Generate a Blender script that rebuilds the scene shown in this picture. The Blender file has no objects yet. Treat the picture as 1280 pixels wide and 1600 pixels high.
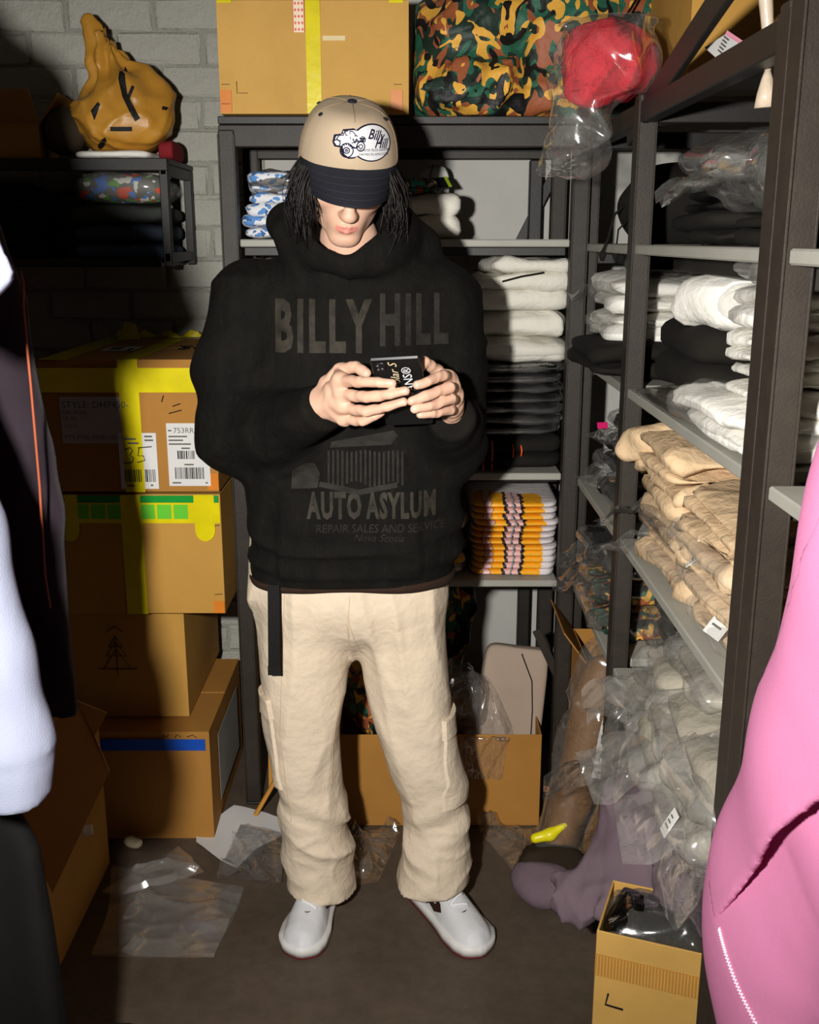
import bpy, bmesh, math, random
import numpy as np
from mathutils import Vector, Matrix
from mathutils.bvhtree import BVHTree

SC = bpy.context.scene
COL = SC.collection

# ------------------------------------------------------------------ camera, world, light, exposure
CAM_Z, PITCH, FPX = 1.5, math.radians(14.6), 1636.0
cam_data = bpy.data.cameras.new('camera')
cam_data.sensor_fit = 'HORIZONTAL'
cam_data.sensor_width = 36.0
cam_data.lens = FPX / 1280.0 * 36.0
cam_data.clip_start = 0.02
cam = bpy.data.objects.new('camera', cam_data)
COL.objects.link(cam)
cam.location = (0, 0, CAM_Z)
cam.rotation_euler = (math.pi / 2 - PITCH, 0, 0)
SC.camera = cam

world = bpy.data.worlds.new('world')
SC.world = world
world.use_nodes = True
bg = world.node_tree.nodes['Background']
bg.inputs[0].default_value = (1.0, 0.90, 0.62, 1)
bg.inputs[1].default_value = 0.018

flash_data = bpy.data.lights.new('camera_flash', 'SPOT')
flash_data.energy = 285
flash_data.color = (1.0, 0.975, 0.93)
flash_data.shadow_soft_size = 0.032
flash_data.spot_size = math.radians(102)
flash_data.spot_blend = 1.0
flash = bpy.data.objects.new('camera_flash', flash_data)
COL.objects.link(flash)
flash.location = (-0.262, 0.03, 1.56)
flash.rotation_euler = (math.pi / 2 - math.radians(11), 0, math.radians(-5))

SC.view_settings.view_transform = 'Standard'
SC.view_settings.look = 'None'
SC.view_settings.exposure = 0.0
SC.view_settings.gamma = 1.0
SC.view_settings.use_curve_mapping = False

# ------------------------------------------------------------------ small helpers
CP, SP = math.cos(PITCH), math.sin(PITCH)


def at(x, y, Y):
    """World point seen at pixel (x, y) of the 1280x1600 photo, at depth Y into the room."""
    u, v = (x - 640) / FPX, (800 - y) / FPX
    d = Vector((u, CP + v * SP, -SP + v * CP))
    k = Y / d.y
    return Vector((d.x * k, Y, CAM_Z + d.z * k))


def lin(r, g, b):
    def f(c):
        c /= 255.0
        return c / 12.92 if c <= 0.04045 else ((c + 0.055) / 1.055) ** 2.4
    return (f(r), f(g), f(b), 1.0)


WM = {}          # object -> intended world matrix


def place(o, parent=None, M=None):
    M = M or Matrix.Identity(4)
    COL.objects.link(o)
    WM[o] = M
    if parent is not None:
        o.parent = parent
        o.matrix_basis = WM[parent].inverted() @ M
    else:
        o.matrix_basis = M
    return o


def tag(o, label=None, cat=None, group=None, kind=None):
    if label: o['label'] = label
    if cat: o['category'] = cat
    if group: o['group'] = group
    if kind: o['kind'] = kind
    return o


def thing(name, label, cat, loc, rz=0.0, group=None):
    o = bpy.data.objects.new(name, None)
    o.empty_display_size = 0.05
    place(o, None, Matrix.Translation(Vector(loc)) @ Matrix.Rotation(rz, 4, 'Z'))
    return tag(o, label, cat, group)


def T(x=0, y=0, z=0, rz=0, rx=0, ry=0):
    return (Matrix.Translation((x, y, z)) @ Matrix.Rotation(rz, 4, 'Z')
            @ Matrix.Rotation(rx, 4, 'X') @ Matrix.Rotation(ry, 4, 'Y'))


class MB:
    """Collects geometry; build() links it as ONE mesh object (coordinates are world unless local=True)."""

    def __init__(s):
        s.v, s.f, s.m, s.sm, s.cuts = [], [], [], [], []

    def add(s, verts, faces, mat=0, M=None, smooth=False):
        o = len(s.v); s.cuts.append((o, len(s.f)))
        if M is not None:
            verts = [M @ Vector(p) for p in verts]
        s.v.extend([tuple(p) for p in verts])
        s.f.extend([tuple(i + o for i in f) for f in faces])
        s.m.extend([mat] * len(faces)) if isinstance(mat, int) else s.m.extend(mat)
        s.sm.extend([smooth] * len(faces))
        return s

    def box(s, x0, x1, y0, y1, z0, z1, b=0.0, mat=0, M=None):
        c = Vector(((x0 + x1) / 2, (y0 + y1) / 2, (z0 + z1) / 2))
        h = [abs(x1 - x0) / 2, abs(y1 - y0) / 2, abs(z1 - z0) / 2]
        if b <= 0:
            vs = [c + Vector((sx * h[0], sy * h[1], sz * h[2])) for sx in (-1, 1) for sy in (-1, 1) for sz in (-1, 1)]
            fs = [(0, 1, 3, 2), (4, 6, 7, 5), (0, 4, 5, 1), (2, 3, 7, 6), (0, 2, 6, 4), (1, 5, 7, 3)]
            return s.add(vs, fs, mat, M)
        b = min(b, min(h) * 0.9)
        vs, ix = [], {}
        for sx in (-1, 1):
            for sy in (-1, 1):
                for sz in (-1, 1):
                    for a in range(3):
                        q = [h[0] - b, h[1] - b, h[2] - b]
                        q[a] = h[a]
                        ix[(sx, sy, sz, a)] = len(vs)
                        vs.append(c + Vector((sx * q[0], sy * q[1], sz * q[2])))
        fs = []
        for a in range(3):
            i, j = [(1, 2), (2, 0), (0, 1)][a]
            for sg in (-1, 1):
                loop = []
                for (p, q) in ((-1, -1), (1, -1), (1, 1), (-1, 1)):
                    k = [0, 0, 0]; k[a] = sg; k[i] = p; k[j] = q
                    loop.append(ix[(k[0], k[1], k[2], a)])
                fs.append(tuple(loop if sg > 0 else loop[::-1]))
        for a in range(3):
            i, j = [(1, 2), (2, 0), (0, 1)][a]
            for p in (-1, 1):
                for q in (-1, 1):
                    k0 = [0, 0, 0]; k1 = [0, 0, 0]
                    k0[a], k1[a] = -1, 1
                    for k in (k0, k1):
                        k[i] = p; k[j] = q
                    l = [ix[(*k0, i)], ix[(*k1, i)], ix[(*k1, j)], ix[(*k0, j)]]
                    fs.append(tuple(l if p * q < 0 else l[::-1]))
        for sx in (-1, 1):
            for sy in (-1, 1):
                for sz in (-1, 1):
                    l = [ix[(sx, sy, sz, a)] for a in range(3)]
                    fs.append(tuple(l if sx * sy * sz > 0 else l[::-1]))
        return s.add(vs, fs, mat, M)

    def bar(s, p, q, w, t, b=0.002, mat=0, up=(0, 0, 1)):
        """A straight bar from p to q, w wide (across), t thick (along up)."""
        p, q = Vector(p), Vector(q)
        d = (q - p); L = d.length; d.normalize()
        x = d.cross(Vector(up))
        if x.length < 1e-4:
            x = d.cross(Vector((0, 1, 0)))
        x.normalize(); y = x.cross(d)
        R = Matrix((x, d, y)).transposed().to_4x4()
        return s.box(-w / 2, w / 2, 0, L, -t / 2, t / 2, b, mat, Matrix.Translation(p) @ R)

    def tube(s, pts, r, n=8, mat=0, caps=True, flat=1.0):
        pts = [Vector(p) for p in pts]
        rs = [r] * len(pts) if isinstance(r, (int, float)) else list(r)
        vs, fs = [], []
        prev = None
        for i, p in enumerate(pts):
            d = (pts[min(i + 1, len(pts) - 1)] - pts[max(i - 1, 0)])
            if d.length < 1e-9: d = Vector((0, 0, 1))
            d.normalize()
            if prev is None:
                a = d.cross(Vector((0, 0, 1)))
                if a.length < 0.1: a = d.cross(Vector((1, 0, 0)))
            else:
                a = prev - d * prev.dot(d)
            a.normalize(); prev = a
            c = d.cross(a)
            for k in range(n):
                th = 2 * math.pi * k / n
                vs.append(p + a * (math.cos(th) * rs[i]) + c * (math.sin(th) * rs[i] * flat))
        for i in range(len(pts) - 1):
            for k in range(n):
                k2 = (k + 1) % n
                fs.append((i * n + k, i * n + k2, (i + 1) * n + k2, (i + 1) * n + k))
        if caps:
            fs.append(tuple(range(n))[::-1])
            fs.append(tuple((len(pts) - 1) * n + k for k in range(n)))
        return s.add(vs, fs, mat, None, True)

    def grid(s, P, closed_u=False, mat=0, M=None, smooth=True, flip=False):
        P = np.asarray(P, dtype=float)
        m, n = P.shape[:2]
        fs = []
        for i in range(m if closed_u else m - 1):
            i2 = (i + 1) % m
            for j in range(n - 1):
                q = (i * n + j, i2 * n + j, i2 * n + j + 1, i * n + j + 1)
                fs.append(q[::-1] if flip else q)
        return s.add([tuple(p) for p in P.reshape(-1, 3)], fs, mat, M, smooth)

    def poly(s, pts, t, n=(0, -1, 0), mat=0):
        """Flat polygon given in 3-D, thickened by t against direction n."""
        pts = [Vector(p) for p in pts]; n = Vector(n).normalized()
        k = len(pts)
        vs = pts + [p - n * t for p in pts]
        fs = [tuple(range(k)), tuple(range(k, 2 * k))[::-1]]
        for i in range(k):
            j = (i + 1) % k
            fs.append((i, i + k, j + k, j))
        return s.add(vs, fs, mat)

    def surf(s, VF, mat=0, M=None):
        return s.add(VF[0], VF[1], mat, M, True)

    def build_each(s, name, mats, parent=None, **kw):
        """Every added shape becomes an object of its own."""
        ends = s.cuts[1:] + [(len(s.v), len(s.f))]; out = []
        for (v0, f0), (v1, f1) in zip(s.cuts, ends):
            p = MB(); p.v = s.v[v0:v1]; p.f = [tuple(i - v0 for i in f) for f in s.f[f0:f1]]
            p.m = s.m[f0:f1]; p.sm = s.sm[f0:f1]; out.append(p.build(name, mats, parent, **kw))
        return out

    def build(s, name, mats, parent=None, origin=None, local=None, label=None):
        me = bpy.data.meshes.new(name)
        M = Matrix.Identity(4)
        v = np.array(s.v, dtype=np.float64).reshape(-1, 3)
        if local is not None:                        # coordinates already local to matrix `local`
            M = local
        else:
            if origin is None:
                origin = WM[parent].translation if parent is not None else (
                    (v[:, 0].min() + v[:, 0].max()) / 2, (v[:, 1].min() + v[:, 1].max()) / 2, v[:, 2].min())
            M = Matrix.Translation(Vector(origin))
            if parent is not None and origin == WM[parent].translation:
                M = WM[parent].copy()
            Mi = np.array(M.inverted())
            v = v @ Mi[:3, :3].T + Mi[:3, 3]
        me.from_pydata(v.tolist(), [], s.f)
        mats = mats if isinstance(mats, (list, tuple)) else [mats]
        for m in mats: me.materials.append(m)
        me.polygons.foreach_set('material_index', s.m)
        me.polygons.foreach_set('use_smooth', s.sm)
        me.update()
        o = bpy.data.objects.new(name, me)
        place(o, parent, M)
        if label: o['label'] = label
        return o


# ------------------------------------------------------------------ signed distance surfaces (naive surface nets)
def surfnet(f, lo, hi, h):
    lo = np.array(lo, dtype=np.float32); hi = np.array(hi, dtype=np.float32)
    n = np.ceil((hi - lo) / h).astype(int) + 1
    ax = [(lo[i] + h * np.arange(n[i])).astype(np.float32) for i in range(3)]
    X, Y, Z = np.meshgrid(*ax, indexing='ij')
    V = f(X, Y, Z).astype(np.float32)
    S = V < 0
    c = tuple(n - 1)
    acc = np.zeros(c + (3,), np.float32); cnt = np.zeros(c, np.float32)

    def sl(off):
        return tuple(slice(o, o + c[i]) for i, o in enumerate(off))
    for a in range(3):
        b, d = [(1, 2), (0, 2), (0, 1)][a]
        for p in (0, 1):
            for q in (0, 1):
                o0 = [0, 0, 0]; o0[b] = p; o0[d] = q
                o1 = list(o0); o1[a] = 1
                v0, v1 = V[sl(o0)], V[sl(o1)]
                cr = S[sl(o0)] != S[sl(o1)]
                den = np.where(cr, v0 - v1, 1)
                t = np.where(cr, v0 / den, 0)
                acc[..., a] += t
                acc[..., b] += cr * p
                acc[..., d] += cr * q
                cnt += cr
    mask = cnt > 0
    idx = np.full(c, -1, np.int64); idx[mask] = np.arange(mask.sum())
    base = np.stack(np.nonzero(mask), -1).astype(np.float32)
    P = lo + h * (base + acc[mask] / cnt[mask][:, None])
    faces = []
    for a in range(3):
        b, d = [(1, 2), (2, 0), (0, 1)][a]
        s0 = [slice(1, c[i]) for i in range(3)]; s1 = list(s0)
        s0[a] = slice(0, c[a]); s1[a] = slice(1, c[a] + 1)
        A, B = S[tuple(s0)], S[tuple(s1)]
        for flip in (False, True):
            cr = (A & ~B) if not flip else (~A & B)
            I = np.stack(np.nonzero(cr), -1)
            if not len(I): continue
            I[:, b] += 1; I[:, d] += 1
            def g(pb, pd):
                J = I.copy(); J[:, b] -= pb; J[:, d] -= pd
                return idx[J[:, 0], J[:, 1], J[:, 2]]
            q = [g(1, 1), g(0, 1), g(0, 0), g(1, 0)]
            if flip: q = q[::-1]
            faces.append(np.stack(q, -1))
    F = np.concatenate(faces)
    return P.astype(float), F.tolist()


def smin(a, b, k):
    h = np.clip(0.5 + 0.5 * (b - a) / k, 0, 1)
    return b + (a - b) * h - k * h * (1 - h)


def smax(a, b, k):
    return -smin(-a, -b, k)


def s_caps(X, Y, Z, a, b, ra, rb):
    ax, ay, az = a; bx, by, bz = b
    dx, dy, dz = bx - ax, by - ay, bz - az
    L2 = dx * dx + dy * dy + dz * dz + 1e-12
    t = np.clip(((X - ax) * dx + (Y - ay) * dy + (Z - az) * dz) / L2, 0, 1)
    return np.sqrt((X - ax - t * dx) ** 2 + (Y - ay - t * dy) ** 2 + (Z - az - t * dz) ** 2) - (ra + (rb - ra) * t)


def s_ell(X, Y, Z, c, r):
    q = np.sqrt(((X - c[0]) / r[0]) ** 2 + ((Y - c[1]) / r[1]) ** 2 + ((Z - c[2]) / r[2]) ** 2)
    return (q - 1) * min(r)


def s_chain(X, Y, Z, pts, rs, k=0.01):
    d = None
    for i in range(len(pts) - 1):
        e = s_caps(X, Y, Z, pts[i], pts[i + 1], rs[i], rs[i + 1])
        d = e if d is None else smin(d, e, k)
    return d


def wav(X, Y, Z, scale, seed, octs=3):
    """Smooth pseudo-noise, about -1..1."""
    r = random.Random(seed)
    out = 0; amp = 1.0; tot = 0
    for o in range(octs):
        for _ in range(2):
            k = np.array([r.gauss(0, 1) for _ in range(3)]); k = k / np.linalg.norm(k) * scale * (1.9 ** o) * r.uniform(.8, 1.2)
            k2 = np.array([r.gauss(0, 1) for _ in range(3)]); k2 = k2 / np.linalg.norm(k2) * scale * (1.9 ** o) * .6
            ph, ph2 = r.uniform(0, 6.28), r.uniform(0, 6.28)
            out = out + amp * np.sin(k[0] * X + k[1] * Y + k[2] * Z + ph + 1.6 * np.sin(k2[0] * X + k2[1] * Y + k2[2] * Z + ph2))
            tot += amp
        amp *= 0.6
    return out / tot * 1.5


def ridge(X, Y, Z, scale, seed, p=3.0):
    """Crease lines: 0 flat .. 1 on the crest."""
    return (1 - np.abs(np.clip(wav(X, Y, Z, scale, seed, 2), -1, 1))) ** p


def bvh_of(VF):
    return BVHTree.FromPolygons([tuple(v) for v in VF[0]], [tuple(f) for f in VF[1]])


def superell(w, d, h, nu=40, nv=18, eh=0.35, ev=0.6):
    """Points [nu, nv, 3] of a superellipsoid, w x d x h, sitting on z=0; u runs round, v from bottom to top."""
    u = np.linspace(0, 2 * math.pi, nu, endpoint=False)
    v = np.linspace(-math.pi / 2, math.pi / 2, nv)
    def sp(x, e): return np.sign(x) * np.abs(x) ** e
    cu, su, cv, sv = sp(np.cos(u), eh), sp(np.sin(u), eh), sp(np.cos(v), ev), sp(np.sin(v), ev)
    P = np.zeros((nu, nv, 3))
    P[..., 0] = w / 2 * cu[:, None] * cv[None]
    P[..., 1] = d / 2 * su[:, None] * cv[None]
    P[..., 2] = h / 2 * (sv[None] + 1)
    return P


def gnorm(P, closed=True):
    du = (np.roll(P, -1, 0) - np.roll(P, 1, 0)) if closed else np.gradient(P, axis=0)
    dv = np.gradient(P, axis=1)
    N = np.cross(du, dv)
    L = np.linalg.norm(N, axis=-1, keepdims=True)
    return N / np.maximum(L, 1e-9)


# ------------------------------------------------------------------ materials (all procedural)
class NT:
    def __init__(s, name):
        s.mat = bpy.data.materials.new(name); s.mat.use_nodes = True
        s.t = s.mat.node_tree; s.n = s.t.nodes; s.l = s.t.links
        s.b = s.n['Principled BSDF']; s.out = s.n['Material Output']

    def N(s, kind, **kw):
        n = s.n.new(kind)
        for k, v in kw.items():
            if k.startswith('i_'):
                n.inputs[int(k[2:]) if k[2:].isdigit() else k[2:].replace('_', ' ')].default_value = v
            else:
                setattr(n, k, v)
        return n

    def L(s, a, b): s.l.new(a, b)

    def coords(s, scale=(1, 1, 1)):
        tc = s.N('ShaderNodeTexCoord'); mp = s.N('ShaderNodeMapping')
        mp.inputs['Scale'].default_value = scale
        s.L(tc.outputs['Object'], mp.inputs[0])
        return mp.outputs[0]

    def noise(s, co, scale, detail=3, rough=.55):
        n = s.N('ShaderNodeTexNoise'); n.inputs['Scale'].default_value = scale
        n.inputs['Detail'].default_value = detail; n.inputs['Roughness'].default_value = rough
        s.L(co, n.inputs['Vector']); return n.outputs['Fac']

    def ramp(s, fac, stops, interp='LINEAR'):
        r = s.N('ShaderNodeValToRGB'); r.color_ramp.interpolation = interp
        e = r.color_ramp.elements
        while len(e) < len(stops): e.new(0.5)
        for k, (p, c) in enumerate(stops):
            e[k].position = p; e[k].color = c if len(c) == 4 else (*c, 1)
        s.L(fac, r.inputs[0]); return r.outputs[0]

    def bump(s, h, strength, dist=0.01, prev=None):
        b = s.N('ShaderNodeBump'); b.inputs['Strength'].default_value = strength
        b.inputs['Distance'].default_value = dist
        s.L(h, b.inputs['Height'])
        if prev is not None: s.L(prev, b.inputs['Normal'])
        return b.outputs['Normal']


def sc(c, k): return (min(c[0] * k, 1), min(c[1] * k, 1), min(c[2] * k, 1), 1)


MATS = {}


def cloth(name, c, var=.10, weave=900, bump=.25, rough=.9, sheen=.0, fold=0.0, foldscale=14, mott=9):
    if name in MATS: return MATS[name]
    m = NT(name); co = m.coords()
    a = m.noise(co, mott, 4); w = m.noise(co, weave, 2)
    col = m.ramp(a, [(0.3, sc(c, 1 - var)), (0.7, sc(c, 1 + var))])
    m.L(col, m.b.inputs['Base Color'])
    n = m.bump(w, bump, .002)
    if fold: n = m.bump(m.noise(co, foldscale, 3), fold, .03, n)
    m.L(n, m.b.inputs['Normal'])
    m.b.inputs['Roughness'].default_value = rough
    m.b.inputs['Specular IOR Level'].default_value = .15
    if sheen:
        m.b.inputs['Sheen Weight'].default_value = sheen; m.b.inputs['Sheen Roughness'].default_value = .4
    MATS[name] = m.mat; return m.mat


def plain(name, c, rough=.5, spec=.5, metal=0.0, var=.06, vs=20, bump=0.0, bs=200, coat=0.0):
    if name in MATS: return MATS[name]
    m = NT(name); co = m.coords()
    col = m.ramp(m.noise(co, vs, 4), [(0.3, sc(c, 1 - var)), (0.7, sc(c, 1 + var))])
    m.L(col, m.b.inputs['Base Color'])
    m.b.inputs['Roughness'].default_value = rough; m.b.inputs['Metallic'].default_value = metal
    m.b.inputs['Specular IOR Level'].default_value = spec
    m.b.inputs['Coat Weight'].default_value = coat
    if bump: m.L(m.bump(m.noise(co, bs, 3), bump, .003), m.b.inputs['Normal'])
    MATS[name] = m.mat; return m.mat


def card(name, c, flute=260, axis=0):
    if name in MATS: return MATS[name]
    m = NT(name); co = m.coords()
    a = m.noise(co, 5, 5, .6); g = m.noise(m.coords((60, 60, 400)), 4, 3)
    col = m.ramp(a, [(0.25, sc(c, .86)), (0.5, c), (0.8, sc(c, 1.08))])
    mx = m.N('ShaderNodeMix', data_type='RGBA', blend_type='MULTIPLY'); mx.inputs[0].default_value = .18
    m.L(col, mx.inputs[6]); m.L(g, mx.inputs[7])
    m.L(mx.outputs[2], m.b.inputs['Base Color'])
    w = m.N('ShaderNodeTexWave'); w.inputs['Scale'].default_value = 55; w.inputs['Distortion'].default_value = .6
    m.L(co, w.inputs['Vector'])
    n = m.bump(w.outputs['Fac'], .05, .002)
    m.L(m.bump(a, .25, .004, n), m.b.inputs['Normal'])
    m.b.inputs['Roughness'].default_value = .8; m.b.inputs['Specular IOR Level'].default_value = .2
    MATS[name] = m.mat; return m.mat


def film(name, tint=(1, 1, 1, 1), haze=.10, edge=.45, rough=.10, bump=.55, scale=16, hazec=(.9, .88, .82, 1), crease=1.0):
    """Clear polythene: mostly see-through, glossy, a little milky."""
    if name in MATS: return MATS[name]
    m = NT(name); co = m.coords()
    tr = m.N('ShaderNodeBsdfTransparent'); tr.inputs[0].default_value = tint
    gl = m.N('ShaderNodeBsdfGlossy'); gl.inputs['Roughness'].default_value = rough
    df = m.N('ShaderNodeBsdfDiffuse'); df.inputs[0].default_value = hazec
    wc = m.N('ShaderNodeVectorMath', operation='MULTIPLY_ADD')          # crumple facets: each cell leans its own way
    nz = m.N('ShaderNodeTexNoise'); nz.inputs['Scale'].default_value = scale; nz.inputs['Detail'].default_value = 3
    m.L(co, nz.inputs['Vector']); wc.inputs[1].default_value = (.09, .09, .09)
    m.L(nz.outputs['Color'], wc.inputs[0]); m.L(co, wc.inputs[2])
    vo = m.N('ShaderNodeTexVoronoi'); vo.inputs['Scale'].default_value = scale * 1.7
    m.L(wc.outputs[0], vo.inputs['Vector'])
    n1 = m.bump(m.noise(co, scale, 4, .65), bump, .03)
    su = m.N('ShaderNodeVectorMath', operation='SUBTRACT'); su.inputs[1].default_value = (.5, .5, .5)
    m.L(vo.outputs['Color'], su.inputs[0])
    ma = m.N('ShaderNodeVectorMath', operation='MULTIPLY_ADD'); ma.inputs[1].default_value = (crease, crease, crease)
    m.L(su.outputs[0], ma.inputs[0]); m.L(n1, ma.inputs[2])
    no = m.N('ShaderNodeVectorMath', operation='NORMALIZE'); m.L(ma.outputs[0], no.inputs[0])
    n2 = no.outputs[0]
    lw = m.N('ShaderNodeLayerWeight'); lw.inputs['Blend'].default_value = .35
    m.L(n2, lw.inputs['Normal'])
    mul = m.N('ShaderNodeMath', operation='MULTIPLY_ADD'); mul.inputs[1].default_value = edge; mul.inputs[2].default_value = .05
    m.L(lw.outputs['Facing'], mul.inputs[0])
    ha = m.N('ShaderNodeMixShader'); ha.inputs[0].default_value = haze
    m.L(tr.outputs[0], ha.inputs[1]); m.L(df.outputs[0], ha.inputs[2])
    mx = m.N('ShaderNodeMixShader')
    m.L(mul.outputs[0], mx.inputs[0]); m.L(ha.outputs[0], mx.inputs[1]); m.L(gl.outputs[0], mx.inputs[2])
    m.L(mx.outputs[0], m.out.inputs['Surface'])
    MATS[name] = m.mat; return m.mat


def camo(name, scale=9.0, gloss=.6, mul=1.0):
    if name in MATS: return MATS[name]
    m = NT(name); co = m.coords()
    def blob(sca, off, det=1.2):
        mp = m.N('ShaderNodeMapping'); mp.inputs['Location'].default_value = off
        mp.inputs['Scale'].default_value = (1, 1, .8)
        m.L(co, mp.inputs[0])
        n = m.N('ShaderNodeTexNoise'); n.inputs['Scale'].default_value = sca; n.inputs['Detail'].default_value = det
        n.inputs['Distortion'].default_value = 1.0
        m.L(mp.outputs[0], n.inputs['Vector']); return n.outputs['Fac']
    cols = [lin(24, 44, 34), lin(36, 92, 70), lin(150, 82, 48), lin(222, 165, 62), lin(12, 10, 8)]
    cols = [sc(c, mul) for c in cols]
    cur = None
    for k, (sca, off, thr) in enumerate([(scale, (3, 1, 7), .50), (scale * .95, (11, 5, 2), .54), (scale * 1.15, (1, 9, 4), .57), (scale * .9, (6, 2, 13), .575)]):
        f = m.N('ShaderNodeMath', operation='GREATER_THAN'); f.inputs[1].default_value = thr
        m.L(blob(sca, off), f.inputs[0])
        mx = m.N('ShaderNodeMix', data_type='RGBA')
        m.L(f.outputs[0], mx.inputs[0])
        if cur is None: mx.inputs[6].default_value = cols[0]
        else: m.L(cur, mx.inputs[6])
        mx.inputs[7].default_value = cols[k + 1]
        cur = mx.outputs[2]
    m.L(cur, m.b.inputs['Base Color'])
    m.b.inputs['Roughness'].default_value = gloss
    m.L(m.bump(m.noise(co, 12, 4, .6), .3, .03), m.b.inputs['Normal'])
    MATS[name] = m.mat; return m.mat


METAL = plain('dark_steel', lin(40, 33, 26), .55, .4, 0.0, .18, 30, .15, 300)
METALB = plain('black_steel', lin(30, 27, 23), .5, .4, 0.0, .15, 30, .1, 300)
BOARD = plain('grey_melamine', lin(150, 148, 138), .5, .35, 0, .05, 12, .03, 90)
INK = plain('black_ink', lin(24, 22, 20), .7, .2)
INKG = plain('grey_ink', lin(92, 90, 86), .7, .2)
PAPER = plain('white_paper', lin(206, 204, 200), .8, .2, 0, .03, 14)
KRAFT = card('kraft_card', lin(186, 140, 66))
KRAFTB = card('kraft_card_bright', lin(202, 158, 84))
KRAFTD = card('kraft_card_brown', lin(168, 118, 54))
TAPEY = plain('yellow_tape', lin(212, 196, 16), .22, .5, 0, .10, 18, .2, 40)
FILM = film('clear_polybag', (1, 1, 1, 1), .07, .2, .16, .5, 12, (.9, .88, .82, 1), .6)
FILMH = film('cloudy_polybag', (1, 1, 1, 1), .12, .45, .18, .6, 13, (.85, .82, .74, 1), .8)
FILMC = film('crumpled_polybag', (1, 1, 1, 1), .045, .5, .14, .9, 20, (.9, .88, .82, 1), 1.0)

def font_mesh(body, size=1.0, shear=0.0, extrude=0.0, align='LEFT', space=1.0, bold=0.0):
    """Text as (verts, faces) in the x-y plane."""
    cu = bpy.data.curves.new('lettering', 'FONT')
    cu.body = body; cu.size = size; cu.shear = shear; cu.extrude = extrude; cu.align_x = align
    cu.space_character = space; cu.offset = bold; cu.resolution_u = 2
    o = bpy.data.objects.new('lettering', cu)
    COL.objects.link(o)
    dg = bpy.context.evaluated_depsgraph_get()
    me = bpy.data.meshes.new_from_object(o.evaluated_get(dg))
    V = [v.co.copy() for v in me.vertices]; F = [tuple(p.vertices) for p in me.polygons]
    bpy.data.objects.remove(o); bpy.data.meshes.remove(me); bpy.data.curves.remove(cu)
    return V, F


def frame(o, u, n):
    """Matrix with origin o, x axis u, z axis n (the face normal)."""
    u = Vector(u).normalized(); n = Vector(n).normalized(); v = n.cross(u).normalized(); u = v.cross(n)
    M = Matrix((u, v, n)).transposed().to_4x4(); M.translation = Vector(o); return M


def drape(VF, M, bvh, off, reach=.4, t=0.0):
    """Lay flat (verts, faces) of frame M on a surface: cast along -z of M; returns lifted verts, keeps the faces."""
    n = M.to_3x3() @ Vector((0, 0, 1)); out = []; last = None
    for p in VF[0]:
        w = M @ Vector((p[0], p[1], 0))
        hit = bvh.ray_cast(w + n * reach * .5, -n, reach)
        if hit[0] is None:
            q = bvh.find_nearest(w - n * reach * .25)[0]
        else:
            last = (w - hit[0]).dot(n); q = hit[0]
        out.append(q + n * (off + (p[2] if len(p) > 2 else 0)))
    return out, VF[1]


def refine(V, F, step):
    """Split long edges so flat lettering can follow a curved surface."""
    bm = bmesh.new(); vs = [bm.verts.new(v) for v in V]
    for f in F:
        try: bm.faces.new([vs[i] for i in f])
        except ValueError: pass
    for _ in range(4):
        lg = [e for e in bm.edges if e.calc_length() > step]
        if not lg: break
        bmesh.ops.subdivide_edges(bm, edges=lg, cuts=1); bmesh.ops.triangulate(bm, faces=bm.faces[:])
    bm.verts.index_update()
    V = [v.co.copy() for v in bm.verts]; F = [tuple(v.index for v in f.verts) for f in bm.faces]
    bm.free(); return V, F


def sheet(poly, step):
    """Triangulated and subdivided flat polygon (list of 2-D points) as (verts, faces)."""
    bm = bmesh.new()
    bm.faces.new([bm.verts.new((p[0], p[1], 0)) for p in poly])
    bmesh.ops.triangulate(bm, faces=bm.faces[:])
    for _ in range(6):
        long = [e for e in bm.edges if e.calc_length() > step]
        if not long: break
        bmesh.ops.subdivide_edges(bm, edges=long, cuts=1)
        bmesh.ops.triangulate(bm, faces=bm.faces[:])
    bm.verts.index_update()
    V = [v.co.copy() for v in bm.verts]; F = [tuple(v.index for v in f.verts) for f in bm.faces]
    bm.free(); return V, F
# ------------------------------------------------------------------ the setting
def structure(name, mb, mat, origin=(0, 0, 0)):
    return tag(mb.build(name, mat, None, origin=origin), kind='structure')


def floor_mat():
    m = NT('floor_lino'); co = m.coords()
    a = m.noise(co, 2.2, 6, .65); b = m.noise(co, 26, 5, .7)
    c1 = m.ramp(a, [(.3, lin(74, 64, 54)), (.7, lin(92, 80, 68))])
    c2 = m.ramp(b, [(.35, lin(180, 172, 162)), (.62, (1, 1, 1))])
    mx = m.N('ShaderNodeMix', data_type='RGBA', blend_type='MULTIPLY'); mx.inputs[0].default_value = .35
    m.L(c1, mx.inputs[6]); m.L(c2, mx.inputs[7]); m.L(mx.outputs[2], m.b.inputs['Base Color'])
    r = m.ramp(a, [(.3, (.42,) * 3), (.7, (.62,) * 3)]); m.L(r, m.b.inputs['Roughness'])
    m.L(m.bump(b, .12, .003), m.b.inputs['Normal'])
    m.b.inputs['Specular IOR Level'].default_value = .3
    return m.mat


def paint_mat(name, c, rough_bump=.3, scale=30):
    m = NT(name); co = m.coords()
    a = m.noise(co, 3.5, 6, .65); b = m.noise(co, scale, 6, .7)
    m.L(m.ramp(a, [(.3, sc(c, .93)), (.7, sc(c, 1.06))]), m.b.inputs['Base Color'])
    m.L(m.bump(b, rough_bump, .02), m.b.inputs['Normal'])
    m.b.inputs['Roughness'].default_value = .75; m.b.inputs['Specular IOR Level'].default_value = .25
    return m.mat


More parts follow.
